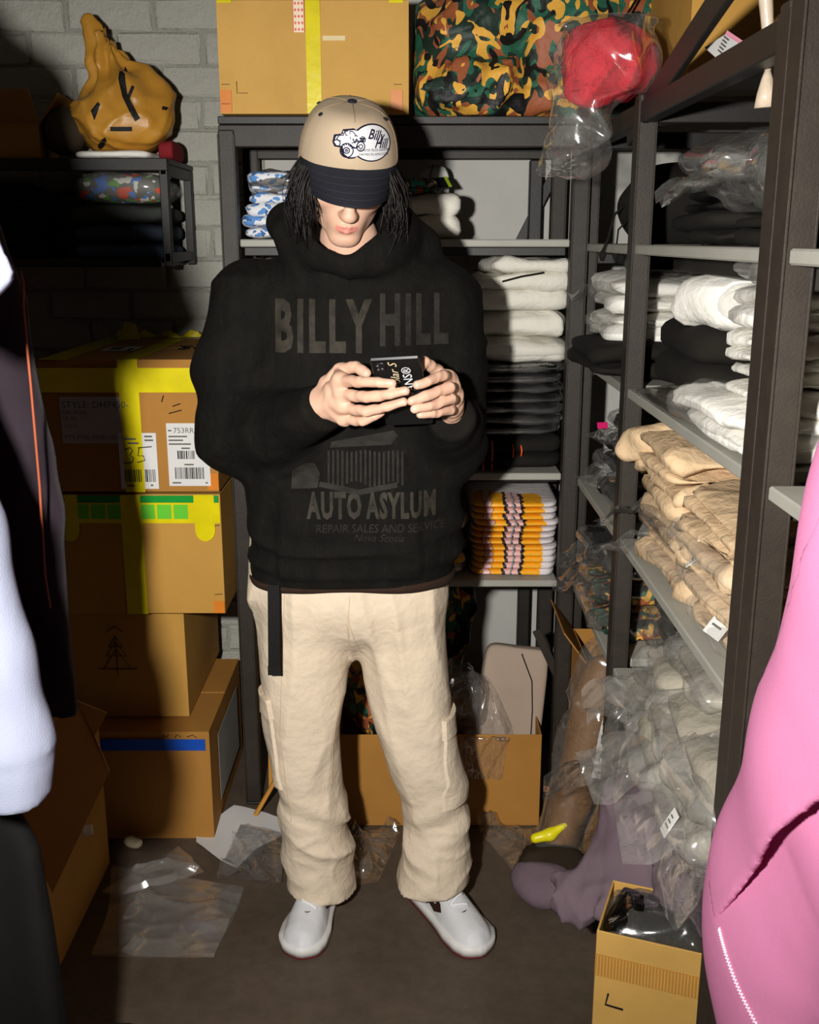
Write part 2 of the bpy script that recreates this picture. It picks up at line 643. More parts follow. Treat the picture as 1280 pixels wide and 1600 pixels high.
WALL = paint_mat('smooth_grey_paint', lin(178, 176, 170), .1, 60)
BRICK = paint_mat('painted_brick', lin(172, 170, 160), .9, 26)
MORTAR = paint_mat('painted_mortar', lin(150, 148, 139), .8, 30)
YB, XL, XR, ZT = 3.05, -1.5, 1.0, 2.6

structure('floor', MB().box(XL, XR, -1.6, YB + .1, -.08, 0), floor_mat())
structure('wall_right', MB().box(XR, XR + .1, -1.6, YB + .1, 0, ZT), WALL)
structure('wall_left', MB().box(XL - .1, XL, -1.6, YB + .1, 0, ZT), WALL)
wall = structure('wall_back', MB().box(-.40, XR, YB, YB + .1, 0, ZT).box(XL, -.40, YB + .03, YB + .1, 0, ZT), WALL)
mort = MB().box(XL, -.40, YB + .010, YB + .03, 0, ZT).build('mortar', MORTAR, wall)
# rough painted bricks, each a piece of the wall
rnd = random.Random(5)
brick_meshes = []
for k in range(10):
    half = k >= 7
    Lb = (.109 if half else .228)
    mb = MB(); mb.box(-Lb / 2, Lb / 2, -.012, .012, -.0395, .0395, .007)
    mb.v = [(x + rnd.uniform(-.005, .005), y + rnd.uniform(-.003, .003), z + rnd.uniform(-.005, .005)) for x, y, z in mb.v]
    o = mb.build('brick', BRICK, wall, local=Matrix.Identity(4))
    me = o.data; WM.pop(o); bpy.data.objects.remove(o)
    brick_meshes.append(me)
for row in range(27):
    z = .045 + row * .085
    x = XL + (.115 if row % 2 == 0 else .0) + rnd.uniform(-.008, .008)
    while x < -.44:
        Lb = .228
        me = brick_meshes[rnd.randrange(7)]
        if x + Lb > -.43 or (x == XL and row % 2):
            Lb = .109; me = brick_meshes[7 + rnd.randrange(3)]
        if x + Lb > -.40: break
        o = bpy.data.objects.new('brick', me)
        place(o, wall, T(x + Lb / 2, YB + .014 + rnd.uniform(-.004, .003), z + rnd.uniform(-.003, .003), 0, rnd.uniform(-.02, .02), rnd.uniform(-.008, .008)))
        x += Lb + .007
structure('baseboard_back', MB().box(-.4, XR, YB - .012, YB, 0, .08, .003), plain('grey_skirting', lin(120, 118, 112), .6))


# ------------------------------------------------------------------ storage racks
def rack(label, x0, x1, ys, ztop, shelves, depth_axis, extra=None, posts=None, group='black steel racks with grey boards'):
    """Posts at the corners (and between bays), a board per bay and level with beams below it."""
    cx, cy = (x0 + x1) / 2, (ys[0] + ys[-1]) / 2
    t = thing('storage_rack', label, 'rack', (cx, cy, 0), 0, group)
    p = .036
    for y in ys:
        for x in (x0, x1):
            m = MB().box(x - p / 2, x + p / 2, y - p / 2, y + p / 2, 0, ztop, .003)
            # the open channel of the post: two lips standing proud of its face
            for sgn in (-1, 1):
                m.box(x + sgn * .0165 - .0018, x + sgn * .0165 + .0018, y - p / 2 - .003, y + p / 2 + .003, .01, ztop - .01, .001)
            m.build('post', METAL, t)
            MB().box(x - .024, x + .024, y - .0205, y + .0205, 0, .008, .002).build('foot', METALB, t)
    bays = list(zip(ys[:-1], ys[1:]))
    for (ya, yb) in bays:
        for z in shelves:
            MB().box(x0 - .012, x1 + .012, ya + p / 2 + .004, yb - p / 2 - .004, z - .018, z, .0025).build('shelf_board', BOARD, t)
            for x in (x0 + .07, x1 - .03):
                MB().box(x - .008, x + .008, ya + p / 2, yb - p / 2, z - .048, z - .0185, .002).build('shelf_beam', METALB, t)
            for y in (ya, yb):
                MB().box(x0 + p / 2, x1 - p / 2, y - .008, y + .008, z - .048, z - .0185, .002).build('shelf_beam', METALB, t)
        for x in (x0, x1):
            MB().box(x - .014, x + .014, ya + p / 2, yb - p / 2, ztop - .05, ztop - .012, .002).build('shelf_beam', METALB, t)
    for y in ys:
        MB().box(x0 + p / 2, x1 - p / 2, y - .014, y + .014, ztop - .05, ztop - .012, .002).build('shelf_beam', METALB, t)
    if extra: extra(t)
    return t


# back rack: wide across the wall
bt = thing('storage_rack', 'wide black rack standing across the back wall behind the person', 'rack', (-.015, 2.8, 0), 0, None)
BX0, BX1, BY0, BY1, BZ = -.428, .406, 2.60, 2.98, 1.777
for x in (BX0, BX1):
    for y in (BY0, BY1):
        m = MB().box(x - .019, x + .019, y - .018, y + .018, 0, BZ - .03, .003)
        m.box(x - .0205, x - .0165, y - .021, y + .02, .01, BZ - .04, .001).box(x + .0165, x + .0205, y - .021, y + .02, .01, BZ - .04, .001)
        m.build('post', METAL, bt)
        MB().box(x - .02, x + .026, y - .026, y + .026, 0, .008, .002).build('foot', METALB, bt)
for y in (BY0, BY1):
    MB().box(BX0 - .018, BX1 + .018, y - .014, y + .014, BZ - .068, BZ - .019, .002).build('shelf_beam', METAL, bt)
MB().box(BX0 - .018, BX1 + .018, BY0 - .016, BY1 + .016, BZ - .018, BZ, .002).build('shelf_board', METALB, bt)
for z in (1.50, .927, .642):
    MB().box(BX0 + .022, BX1 - .022, BY0 - .012, BY1 + .012, z - .018, z, .0025).build('shelf_board', BOARD, bt)
    for y in (BY0 + .07, BY1 - .03):
        MB().box(BX0 + .02, BX1 - .02, y - .006, y + .006, z - .04, z - .0185, .002).build('shelf_beam', METALB, bt)
MB().bar(at(868, 268, 2.995), at(800, 402, 2.995), .026, .006, .001, 0, (0, 1, 0)).build('brace', METALB, bt)
MB().box(.325, .36, BY1 - .018, BY1 + .016, 0, BZ - .07, .003).build('post', METALB, bt)
MB().bar((.335, 2.60, .50), (.41, 2.60, .34), .022, .004, .001, 0, (0, 1, 0)).build('brace', METAL, bt)

SX0, SX1 = .437, .88
LEV = (1.490, 1.218, .915, .635)
def diag(t):
    # a long top rail that leans along the rack's front
    MB().bar((SX0 - .004, 2.18, 1.70), (SX0 - .004, 1.262, 1.895), .012, .048, .002, 0, (0, 0, 1)).build('top_rail', METALB, t)
    for ya, yb in ((1.31, 2.01), (2.10, 2.59)):
        MB().box(.50, SX1, ya, yb, 1.758, 1.774, .002).build('shelf_board', BOARD, t)
    MB().bar((SX1, 2.58, .62), (SX1, 2.10, .20), .022, .004, .001, 0, (1, 0, 0)).build('brace', METALB, t)
side = rack('black rack along the right wall behind the near post full of bagged clothes', SX0, SX1, (1.272, 2.055, 2.63), 1.757, LEV, 1, diag)
near = rack('nearest black rack at the right edge behind the pink garment', SX0, SX1, (.44, 1.228), 2.0, LEV, 1)


# ------------------------------------------------------------------ cartons
def face_front(x, y0, z): return frame((x, y0, z), (1, 0, 0), (0, -1, 0))
def face_right(x1, y, z): return frame((x1, y, z), (0, 1, 0), (1, 0, 0))
def face_top(x, y, z): return frame((x, y, z), (1, 0, 0), (0, 0, 1))


def patch(mb, M, x0, x1, y0, y1, t=.0008, mat=0, lift=0.0):
    return mb.box(x0, x1, y0, y1, lift, lift + t, 0, mat, M)


def writing(parent, M, items, mat=INK, name='lettering', lift=.0012):
    mb = MB()
    for it in items:
        s, x, y, size = it[:4]; sh = it[4] if len(it) > 4 else 0
        VF = font_mesh(s, size, sh)
        mb.add([(p[0] + x, p[1] + y, lift) for p in VF[0]], VF[1], 0, M)
    return mb.build_each(name, mat, parent)


def barcode(mb, M, x0, x1, y0, y1, seed, lift=.0012):
    r = random.Random(seed); x = x0
    while x < x1:
        w = r.choice((.0012, .0012, .002, .003))
        patch(mb, M, x, min(x + w, x1), y0, y1, .0003, 0, lift); x += w + r.choice((.0012, .0016, .0024))


def scrawl(parent, M, strokes, r=.0012, mat=INK, name='handwriting'):
    mb = MB()
    for st in strokes:
        mb.tube([M @ Vector((p[0], p[1], .001)) for p in st], r, 5)
    return mb.build_each(name, mat, parent)


def carton(name, label, x0, x1, y0, y1, z0, z1, mat=KRAFT, rz=0, cat='box', wob=0):
    cx, cy = (x0 + x1) / 2, (y0 + y1) / 2
    t = thing(name, label, cat, (cx, cy, z0), rz)
    M = WM[t]
    w, d, h = x1 - x0, y1 - y0, z1 - z0
    # body with slightly bowed faces
    r = random.Random(int(abs(x0) * 1000))
    n = 9
    mb = MB()
    def side_grid(o, u, v, nn, Lu, Lv, amp):
        P = np.zeros((n, n, 3))
        for i in range(n):
            for j in range(n):
                a, b = i / (n - 1), j / (n - 1)
                bow = amp * math.sin(math.pi * a) * math.sin(math.pi * b)
                P[i, j] = Vector(o) + Vector(u) * (Lu * a) + Vector(v) * (Lv * b) + Vector(nn) * bow
        mb.grid(P, smooth=True)
    am = .004 + wob
    side_grid((-w / 2, -d / 2, 0), (1, 0, 0), (0, 0, 1), (0, -1, 0), w, h, am)
    side_grid((w / 2, -d / 2, 0), (0, 1, 0), (0, 0, 1), (1, 0, 0), d, h, am)
    side_grid((w / 2, d / 2, 0), (-1, 0, 0), (0, 0, 1), (0, 1, 0), w, h, 0)
    side_grid((-w / 2, d / 2, 0), (0, -1, 0), (0, 0, 1), (-1, 0, 0), d, h, am)
    side_grid((-w / 2, d / 2, 0), (1, 0, 0), (0, -1, 0), (0, 0, -1), w, d, 0)
    mb.build('carton_body', mat, t, local=M)
    for a, b in ((-d / 2, -.0015), (.0015, d / 2)):
        MB().box(-w / 2, w / 2, a, b, h - .005, h, .0015).build('lid_flap', mat, t, local=M)
    return t


# (1) big taped carton on the top of the left stack
A = carton('cardboard_box', 'kraft carton with shipping labels and yellow tape on top of the left stack', -.858, -.452, 2.42, 2.95, .920, 1.232, KRAFTD)
yf, xr, zt = 2.4145, -.452, 1.2325
MF = face_front(0, yf, 0)
mb = MB()
patch(mb, MF, -.672, -.626, .920, 1.2325, .001)                               # upright strip
patch(mb, MF, -.858, -.452, 1.157, 1.2135, .0007)                              # strip round the top edge
mb.build_each('packing_tape', TAPEY, A)
mb = MB()
mb.box(-.672, -.626, 2.42, 2.95, 1.2325, 1.2335)
mb.box(-.85, -.79, 2.415, 2.95, 1.2325, 1.2332)
rr = random.Random(3)
P = np.zeros((24, 5, 3))
for i in range(24):
    for j in range(5):
        P[i, j] = (-.84 + .41 * i / 23, 2.93 + .01 * math.sin(i), 1.233 + .022 * j / 4 * (.5 + .5 * math.sin(i * 1.7 + j)) + .004)
mb.grid(P)
mb.poly([(-.80, 2.90, 1.2335), (-.74, 2.91, 1.2335), (-.755, 2.92, 1.275), (-.785, 2.925, 1.282)], .001)
mb.build_each('packing_tape', TAPEY, A)
LABG = plain('grey_label', lin(168, 165, 158), .6, .3)
mb = MB(); patch(mb, MF, -.812, -.630, 1.037, 1.147, .0006); mb.build_each('carton_label', LABG, A)
writing(A, MF, [('STYLE: DH7450-', -.808, 1.121, .0225), ('NPS: 01000', -.808, 1.106, .012), ('SZ: 9.5', -.808, 1.092, .012),
                ('QTY: 6', -.806, 1.075, .010), ('PTY PO#: 4508115011-0', -.806, 1.047, .0145)], INKG)
ML = face_front(0, yf, 0) @ Matrix.Rotation(0, 4, 'Z')
mb = MB(); patch(mb, MF, -.682, -.593, .928, 1.062, .0009)
mb.build_each('carton_label', PAPER, A)
mb = MB(); barcode(mb, MF, -.672, -.632, .945, .975, 2, .0022); barcode(mb, MF, -.624, -.600, .945, .975, 7)
mb.build('barcode', INK, A)
mb = MB()
for (x0_, x1_, y_) in ((-.668, -.640, 1.046), (-.660, -.634, 1.036), (-.620, -.602, 1.052), (-.620, -.600, 1.043), (-.668, -.650, .934), (-.612, -.606, .935)):
    patch(mb, MF, x0_, x1_, y_, y_ + .004, .0003, 0, .0022)
tag(mb.build('small_print', INKG, A), kind='stuff')
scrawl(A, MF @ Matrix.Translation((0, 0, .0015)), [[(-.668, 1.022), (-.655, 1.028), (-.649, 1.02), (-.657, 1.010), (-.648, 1.003), (-.652, .992), (-.672, .990)],
               [(-.634, 1.026), (-.638, 1.008), (-.625, 1.008), (-.622, .997), (-.640, .992)], [(-.636, 1.027), (-.604, 1.030)]])
mb = MB(); patch(mb, MF, -.568, -.470, .935, 1.085, .0009); mb.build_each('carton_label', PAPER, A)
mb = MB(); barcode(mb, MF, -.545, -.505, 1.0, 1.02, 12); barcode(mb, MF, -.553, -.485, .952, .98, 13); mb.build('barcode', INK, A)
writing(A, MF, [('753RRA', -.552, 1.062, .018)], INKG)
mb = MB()
for (x0_, x1_, y_) in ((-.564, -.556, 1.066), (-.564, -.520, 1.052), (-.564, -.530, 1.043), (-.564, -.512, 1.034), (-.535, -.515, 1.024), (-.530, -.508, .985), (-.56, -.54, .941), (-.482, -.477, .941)):
    patch(mb, MF, x0_, x1_, y_, y_ + .0035, .0003, 0, .0012)
tag(mb.build('small_print', INKG, A), kind='stuff')
scrawl(A, MF, [[(-.57, 1.15), (-.575, 1.135)], [(-.55, 1.125), (-.532, 1.131)], [(-.56, 1.108), (-.53, 1.116)]])
MT = face_top(0, 0, 1.2335)
mb = MB(); patch(mb, MT, -.765, -.682, 2.60, 2.70, .0006); mb.build_each('carton_label', PAPER, A)
mb = MB(); barcode(mb, MT, -.75, -.72, 2.62, 2.68, 21); patch(mb, MT, -.700, -.69, 2.60, 2.65, .0003, 0, .001); mb.build('barcode', INK, A)
scrawl(A, MT, [[(-.56, 2.62), (-.58, 2.64), (-.555, 2.66), (-.585, 2.70), (-.555, 2.71)], [(-.53, 2.62), (-.545, 2.66), (-.52, 2.69), (-.53, 2.63)],
               [(-.50, 2.6), (-.505, 2.69), (-.48, 2.68), (-.50, 2.645), (-.475, 2.6)]], .0016)
mb = MB(); patch(mb, MF, -.478, -.452, .925, .965, .0004); mb.build_each('corner_tape', plain('orange_tape', lin(205, 120, 40), .25), A)

# (2) carton with green lettered tape below it
B = carton('cardboard_box', 'kraft carton with a green and yellow tape band second from top in the left stack', -.850, -.452, 2.425, 2.95, .612, .912, KRAFT)
MFb = face_front(0, 2.4195, 0)
GREEN = plain('green_tape', lin(18, 140, 48), .3, .5)
GREENL = plain('pale_green_tape', lin(96, 190, 50), .3, .5)
mb = MB(); patch(mb, MFb, -.845, -.456, .893, .910, .0007); mb.build_each('packing_tape', GREEN, B)
mb = MB(); patch(mb, MFb, -.85, -.453, .842, .8925, .0005)
for cx in (-.815, -.665, -.490):
    w = .024
    pts = [(cx - w, .912), (cx + w, .912), (cx + w, .83)] + [(cx + w * math.cos(a), .825 + .028 * -math.sin(a)) for a in np.linspace(.1, math.pi - .1, 8)] + [(cx - w, .83)]
    mb.poly([MFb @ Vector((p[0], p[1], .0016)) for p in pts], .0008, (0, -1, 0))
mb.box(-.69, -.64, 2.4185, 2.4195, .612, .85)
mb.build_each('packing_tape', TAPEY, B)
mb = MB()
x = -.80
for k in range(9):
    if abs(x + .02 + .665) > .03 and abs(x + .02 + .490) > .035:
        patch(mb, MFb, x, x + .034, .853, .888, .0006, 0, .0007)
    x += .0395
mb.build_each('tape_print', GREENL, B)
scrawl(B, MFb, [[(-.47, .835), (-.455, .838)], [(-.475, .662), (-.456, .664)]], .0008)
mb = MB(); patch(mb, MFb, -.478, -.452, .614, .645, .0005); mb.build_each('corner_tape', MATS['orange_tape'], B)

# (3) plain carton with a drawn tree mark
Cc = carton('cardboard_box', 'plain kraft carton with a drawn triangle tree mark third down the left stack', -.870, -.570, 2.49, 2.93, .305, .606, KRAFT)
MFc = face_front(-.745, 2.4845, .44)
def tri(cx, cy, s): return [(cx - s, cy), (cx, cy + s * 1.5), (cx + s, cy), (cx - s, cy)]
scrawl(Cc, MFc, [tri(0, 0, .035), tri(0, .035, .026), tri(0, .06, .018), [(0, .09), (0, -.02)], [(-.05, 0), (.05, 0)], [(-.02, .1), (0, .115), (.02, .1)]], .0011)
# (4) lowest carton with a strip of blue tape
Dd = carton('cardboard_box', 'brown carton with blue tape at the bottom of the left stack', -.835, -.505, 2.41, 2.885, 0, .300, KRAFTD)
MFd = face_front(0, 2.4045, 0)
mb = MB(); patch(mb, MFd, -.83, -.515, .252, .283, .0008); mb.build_each('packing_tape', plain('blue_tape', lin(22, 74, 170), .3, .5), Dd)
mb = MB(); patch(mb, face_right(-.5005, 0, 0), 2.50, 2.80, .06, .25, .0006); mb.build_each('carton_label', LABG, Dd)
scrawl(Dd, MFd, [[(-.62, .288), (-.617, .296), (-.612, .288), (-.605, .297)], [(-.59, .287), (-.585, .297), (-.575, .29)], [(-.56, .29), (-.545, .295), (-.535, .287)]], .0008)

# (5) tall carton on the back rack
X = carton('cardboard_box', 'pale kraft carton with yellow tape standing on the back rack above the cap', -.434, -.002, 2.56, 2.96, BZ + .002, 2.022, KRAFTB)
MFx = face_front(0, 2.5545, 0)
mb = MB(); patch(mb, MFx, -.234, -.201, 1.779, 2.022, .0008)
for xx in (-.415, -.03):
    patch(mb, MFx, xx - .016, xx + .016, 2.012, 2.0215, .0006)
mb.build_each('packing_tape', TAPEY, X)
mb = MB()
for xx in (-.419, -.028):
    patch(mb, MFx, xx - .014, xx + .012, 1.781, 1.83, .0005)
mb.build_each('corner_tape', MATS['orange_tape'], X)
mb = MB(); patch(mb, MFx, -.262, -.236, 1.951, 2.021, .0006); mb.build('ornate_sticker', plain('sticker_pale', lin(225, 205, 175), .5), X)
mb = MB()
for i in range(3):
    for j in range(5):
        cx, cy = -.2565 + i * .0078, 1.957 + j * .0135
        pts = []
        for k in range(12):
            a = math.pi * k / 6; r0 = .0036 if k % 2 == 0 else .0015
            pts.append(MFx @ Vector((cx + r0 * math.cos(a), cy + r0 * 1.35 * math.sin(a), .001)))
        mb.poly(pts, .0003)
patch(mb, MFx, -.262, -.2605, 1.951, 2.021, .0003, 0, .001); patch(mb, MFx, -.2375, -.236, 1.951, 2.021, .0003, 0, .001)
mb.build('sticker_motif', plain('sticker_red', lin(200, 50, 34), .5), X)
mb = MB(); patch(mb, MFx, -.196, -.145, 1.934, 1.944, .0004); mb.build('torn_label', plain('torn_paper', lin(214, 196, 150), .8), X)
scrawl(X, MFx, [[(-.394, 1.848), (-.394, 1.823), (-.37, 1.823)], [(-.428, 1.8415), (-.41, 1.8415)], [(-.018, 1.8415), (-.036, 1.8415)], [(-.43, 1.8), (-.41, 1.8)], [(-.43, 2.018), (-.005, 2.018)]], .0006)


# ------------------------------------------------------------------ black wall shelf at the left
wx0, wx1, wy0, wy1, wz0, wz1 = -1.49, -.598, 2.72, 3.03, 1.432, 1.694
ws = thing('wall_shelf', 'black steel framed shelf fixed on the brick wall at the left', 'shelf', (-1.05, 2.88, wz0))
MB().box(wx0, wx1, wy0, wy1, wz1 - .012, wz1, .002).build('top_panel', METALB, ws)
MB().box(wx0, wx1 - .03, wy0, wy1, wz0, wz0 + .012, .002).build('bottom_panel', METALB, ws)
for x in (wx1 - .012, wx0 + .012):
    for y in (wy0 + .011, wy1 - .011):
        MB().box(x - .011, x + .011, y - .011, y + .011, wz0, wz1 - .012, .002).build('post', METALB, ws)
    MB().box(x - .008, x + .008, wy0, wy1, wz0 + .012, wz0 + .035, .002).build('side_rail', METALB, ws)
    MB().box(x - .008, x + .008, wy0, wy1, wz1 - .04, wz1 - .012, .002).build('side_rail', METALB, ws)
MB().box(wx0, wx1, wy0 - .003, wy0 + .012, wz1 - .03, wz1, .002).build('front_rail', METALB, ws)
MB().box(wx0, wx1 - .03, wy0 - .003, wy0 + .012, wz0, wz0 + .022, .002).build('front_rail', METALB, ws)
# ------------------------------------------------------------------ folded garments and polybags
def fold_into(mb, w, d, h, layers, seed, amp=.006, mat=0, nu=44, nv=14, ev=.62, eh=.30):
    r = random.Random(seed)
    lh = h / layers
    for k in range(layers):
        ww, dd = w * r.uniform(.95, 1.0), d * r.uniform(.95, 1.0)
        P = superell(ww, dd, lh * (1.22 if layers > 1 else 1.05), nu, nv, eh, ev)
        P[..., 2] += k * lh * .97 - lh * .06
        P[..., 0] += r.uniform(-.02, .02) * w * .5
        P[..., 1] += r.uniform(-.02, .03) * d * .5
        x, y, z = P[..., 0], P[..., 1], P[..., 2]
        N = gnorm(P)
        D = amp * wav(x, y, z, 22, seed * 7 + k, 2) + amp * 1.3 * (ridge(x, y * .5, z, 26, seed * 13 + k, 4) - .3)
        sag = amp * .9 * wav(x, y, z * 0, 9, seed + 31, 1)
        P = P + N * D[..., None]
        P[..., 2] = np.maximum(P[..., 2] + sag * (P[..., 2] / h), 0.0)
        mb.grid(P, True, mat)
    return mb


def bag_into(mb, w, d, h, seed, amp=.010, flap=None, mat=0, nu=64, nv=26):
    P = superell(w, d, h, nu, nv, .42, .8)
    x, y, z = P[..., 0], P[..., 1], P[..., 2]
    N = gnorm(P)
    D = amp * ((ridge(x, y, z, 24, seed, 2.5) - .35) + .7 * wav(x, y, z, 55, seed + 5, 2) * .6)
    P = P + N * D[..., None]
    P[..., 2] = np.maximum(P[..., 2], 0.0006)
    mb.grid(P, True, mat)
    if flap:                                     # loose empty end of the bag: (angle, length, width, droop)
        an, L, fw, droop = flap
        Q = np.zeros((10, 12, 3)); r = random.Random(seed)
        c, s = math.cos(an), math.sin(an)
        for i in range(10):
            for j in range(12):
                a, b = i / 9, j / 11 - .5
                rr = .42 * (abs(c) * w + abs(s) * d) + a * L
                lat = b * fw * (1 - .35 * a * (1 + math.sin(seed)) * .5)
                zz = h * .5 - droop * a * a + .010 * math.sin(7 * b + 5 * a + seed) + .006 * math.sin(23 * b + seed)
                Q[i, j] = (c * rr - s * lat, s * rr + c * lat, max(zz, .001))
        mb.grid(Q, False, mat)
    return mb


def goods(name, label, cat, x, y, z, w, d, h, mat, rz=0, layers=2, seed=1, bag=None, group=None, amp=.006,
          rx=0, ry=0, flap=None, card_=None, bagscale=(1.07, 1.07, 1.12), bagamp=.010, inner='folded_garment'):
    M = T(x, y, z, rz) @ Matrix.Rotation(rx, 4, 'X') @ Matrix.Rotation(ry, 4, 'Y')
    if bag is None and card_ is None:
        o = fold_into(MB(), w, d, h, layers, seed, amp).build(name, mat, None, local=M)
        return tag(o, label, cat, group)
    t = bpy.data.objects.new(name, None); t.empty_display_size = .05
    place(t, None, M); tag(t, label, cat, group)
    if mat is not None:
        fold_into(MB(), w, d, h, layers, seed, amp).build(inner, mat, t, local=M)
    if bag is not None:
        b = bag_into(MB(), w * bagscale[0], d * bagscale[1], h * bagscale[2], seed, bagamp, flap).build('polybag', bag, t, local=M @ T(0, 0, -.0003))
    if card_:                                    # paper sticker on top/front: (x, y, z, w, h, rz, rx)
        cx, cy, cz, cw, ch, crz, crx = card_
        MM = M @ T(cx, cy, cz, crz, crx)
        k = MB().box(-cw / 2, cw / 2, -ch / 2, ch / 2, 0, .001, 0, 0).build('size_sticker', PAPER, t, local=MM)
        mb = MB()
        for q in range(3):
            mb.box(-cw * .32, cw * (.1 + .08 * q), ch * (.2 - .2 * q), ch * (.27 - .2 * q), .001, .0013)
        tag(mb.build('sticker_print', INKG, k, local=MM), kind='stuff')
    return t


WHITE = cloth('white_fleece', lin(214, 210, 198), .04, 700, .3, .95, 0, .3, 20)
WHITEB = cloth('bright_white_fleece', lin(222, 219, 210), .03, 700, .3, .95, 0, .28, 20)
BLACK = cloth('black_fleece', lin(26, 24, 20), .2, 700, .3, .95)
BEIGE = cloth('beige_fleece', lin(200, 172, 136), .05, 700, .35, .95, 0, .36, 20)
GREYG = cloth('grey_fleece', lin(150, 143, 128), .06, 700, .3, .95, 0, .3, 20)
PURPLE = cloth('faded_purple_fleece', lin(106, 90, 98), .10, 700, .35, .95, 0, .2)
DENIM = cloth('dark_denim', lin(62, 72, 84), .25, 1500, .4, .9)
DENIM2 = cloth('blue_denim', lin(70, 84, 104), .25, 1500, .4, .9)
BLKBAG = film('black_gloss_polybag', (0, 0, 0, 1), .5, .5, .13, .9, 30, (.006, .006, .005, 1), 1.3)
PURPLE = cloth('faded_purple_fleece', lin(104, 88, 98), .10, 700, .35, .95, 0, .2)
SMOKE = film('smoky_polybag', (.55, .52, .48, 1), .06, .5, .12, .8, 18)


def pattern_mat(name, base, spots, scale, thr=.56):
    m = NT(name); co = m.coords(); cur = None
    for k, c in enumerate(spots):
        mp = m.N('ShaderNodeMapping'); mp.inputs['Location'].default_value = (k * 3.7, k * 1.9, k * 5.3); m.L(co, mp.inputs[0])
        g = m.N('ShaderNodeMath', operation='GREATER_THAN'); g.inputs[1].default_value = thr
        m.L(m.noise(mp.outputs[0], scale * (1 + .15 * k), 1.5), g.inputs[0])
        mx = m.N('ShaderNodeMix', data_type='RGBA'); m.L(g.outputs[0], mx.inputs[0])
        if cur is None: mx.inputs[6].default_value = base
        else: m.L(cur, mx.inputs[6])
        mx.inputs[7].default_value = c; cur = mx.outputs[2]
    m.L(cur, m.b.inputs['Base Color']); m.b.inputs['Roughness'].default_value = .85
    return m.mat


def printed_tee_mat():
    """White tee with a yellow, black and pink print that shows as columns along the folds."""
    m = NT('printed_tee'); co = m.coords()
    sx = m.N('ShaderNodeSeparateXYZ'); m.L(co, sx.inputs[0])
    nz = m.noise(co, 45, 2)
    ad = m.N('ShaderNodeMath', operation='MULTIPLY_ADD'); ad.inputs[1].default_value = .10; m.L(nz, ad.inputs[0])
    mr = m.N('ShaderNodeMapRange'); mr.inputs['From Min'].default_value = -.118; mr.inputs['From Max'].default_value = .118
    mr.inputs['To Min'].default_value = -.05; mr.inputs['To Max'].default_value = .95
    m.L(sx.outputs['X'], mr.inputs['Value']); m.L(mr.outputs[0], ad.inputs[2])
    ye, wh, bk, pk, gy = lin(238, 164, 12), lin(222, 214, 214), lin(28, 26, 30), lin(226, 178, 172), lin(150, 150, 150)
    col = m.ramp(ad.outputs[0], [(0, wh), (.05, ye), (.145, bk), (.155, pk), (.235, bk), (.245, ye), (.37, bk), (.41, pk), (.47, gy), (.49, bk), (.50, pk), (.56, bk), (.60, ye), (.80, wh)], 'CONSTANT')
    tb_ = m.N('ShaderNodeMath', operation='MULTIPLY_ADD'); tb_.inputs[1].default_value = .16; m.L(m.noise(co, 16, 2), tb_.inputs[0]); m.L(sx.outputs['Y'], tb_.inputs[2])
    gt = m.N('ShaderNodeMath', operation='GREATER_THAN'); gt.inputs[1].default_value = .035; m.L(tb_.outputs[0], gt.inputs[0])
    mx = m.N('ShaderNodeMix', data_type='RGBA'); m.L(gt.outputs[0], mx.inputs[0]); m.L(col, mx.inputs[6]); mx.inputs[7].default_value = wh
    m.L(mx.outputs[2], m.b.inputs['Base Color']); m.b.inputs['Roughness'].default_value = .6
    m.b.inputs['Coat Weight'].default_value = .35; m.b.inputs['Coat Roughness'].default_value = .2
    m.L(m.bump(m.noise(co, 60, 3), .3, .01), m.b.inputs['Normal'])
    return m.mat


# ---- back rack, top shelf (z 1.50)
BLUEP = pattern_mat('white_blue_blotched', lin(222, 222, 224), [lin(58, 96, 150), lin(90, 140, 200)], 46, .585)
for k, (h, lab) in enumerate(((.05, 'lowest blue and white patterned garment in the stack left of the cap'),
                              (.055, 'middle blue and white patterned garment in the stack left of the cap'),
                              (.05, 'topmost blue and white patterned garment under a grey bag left of the cap'))):
    goods('folded_shirt', lab, 'shirt', -.33 + .006 * k, 2.75, 1.5005 + .053 * k, .155, .24, h, BLUEP, .03 * k, 2, 40 + k,
          SMOKE if k == 2 else None, 'patterned shirts on the back rack')
goods('folded_sweatshirt', 'rolled white sweatshirt lying on the back rack shelf right of the cap', 'sweatshirt', .045, 2.72, 1.5005, .165, .20, .105, WHITE, -.05, 2, 51, None, None, .007)
TEAL = pattern_mat('teal_orange_print', lin(70, 62, 46), [lin(60, 140, 130), lin(190, 100, 50), lin(190, 180, 160)], 30, .56)
goods('folded_shirt', 'small teal and orange printed shirt on the rolled white sweatshirt', 'shirt', .012, 2.74, 1.606, .12, .16, .034, TEAL, -.1, 2, 57)
up = goods('folded_sweatshirt', 'white garment standing upright with a black and lime hang tag behind the cap', 'sweatshirt', .065, 2.90, 1.5005, .085, .05, .185, WHITEB, 0, 1, 53, None, None, .004)
tagm = at(690, 287, 2.80)
tg = thing('hang_tag', 'black and lime paper hang tag leaning against the white upright garment', 'tag', (tagm.x, 2.80, tagm.z - .02))
MT_ = frame((tagm.x - .04, 2.72, tagm.z - .018), (1, .1, .28), (0, -.5, .9))
MB().box(0, .032, 0, .055, 0, .001, 0, 0, MT_).build('tag_back', plain('tag_grey', lin(140, 138, 130), .6), tg)
MB().box(.032, .066, 0, .055, 0, .001, 0, 0, MT_).build('tag_face', plain('tag_black', lin(22, 24, 26), .4), tg)
MB().box(.058, .066, 0, .055, .001, .0016, 0, 0, MT_).build('tag_stripe', plain('tag_lime', lin(170, 196, 40), .4), tg)
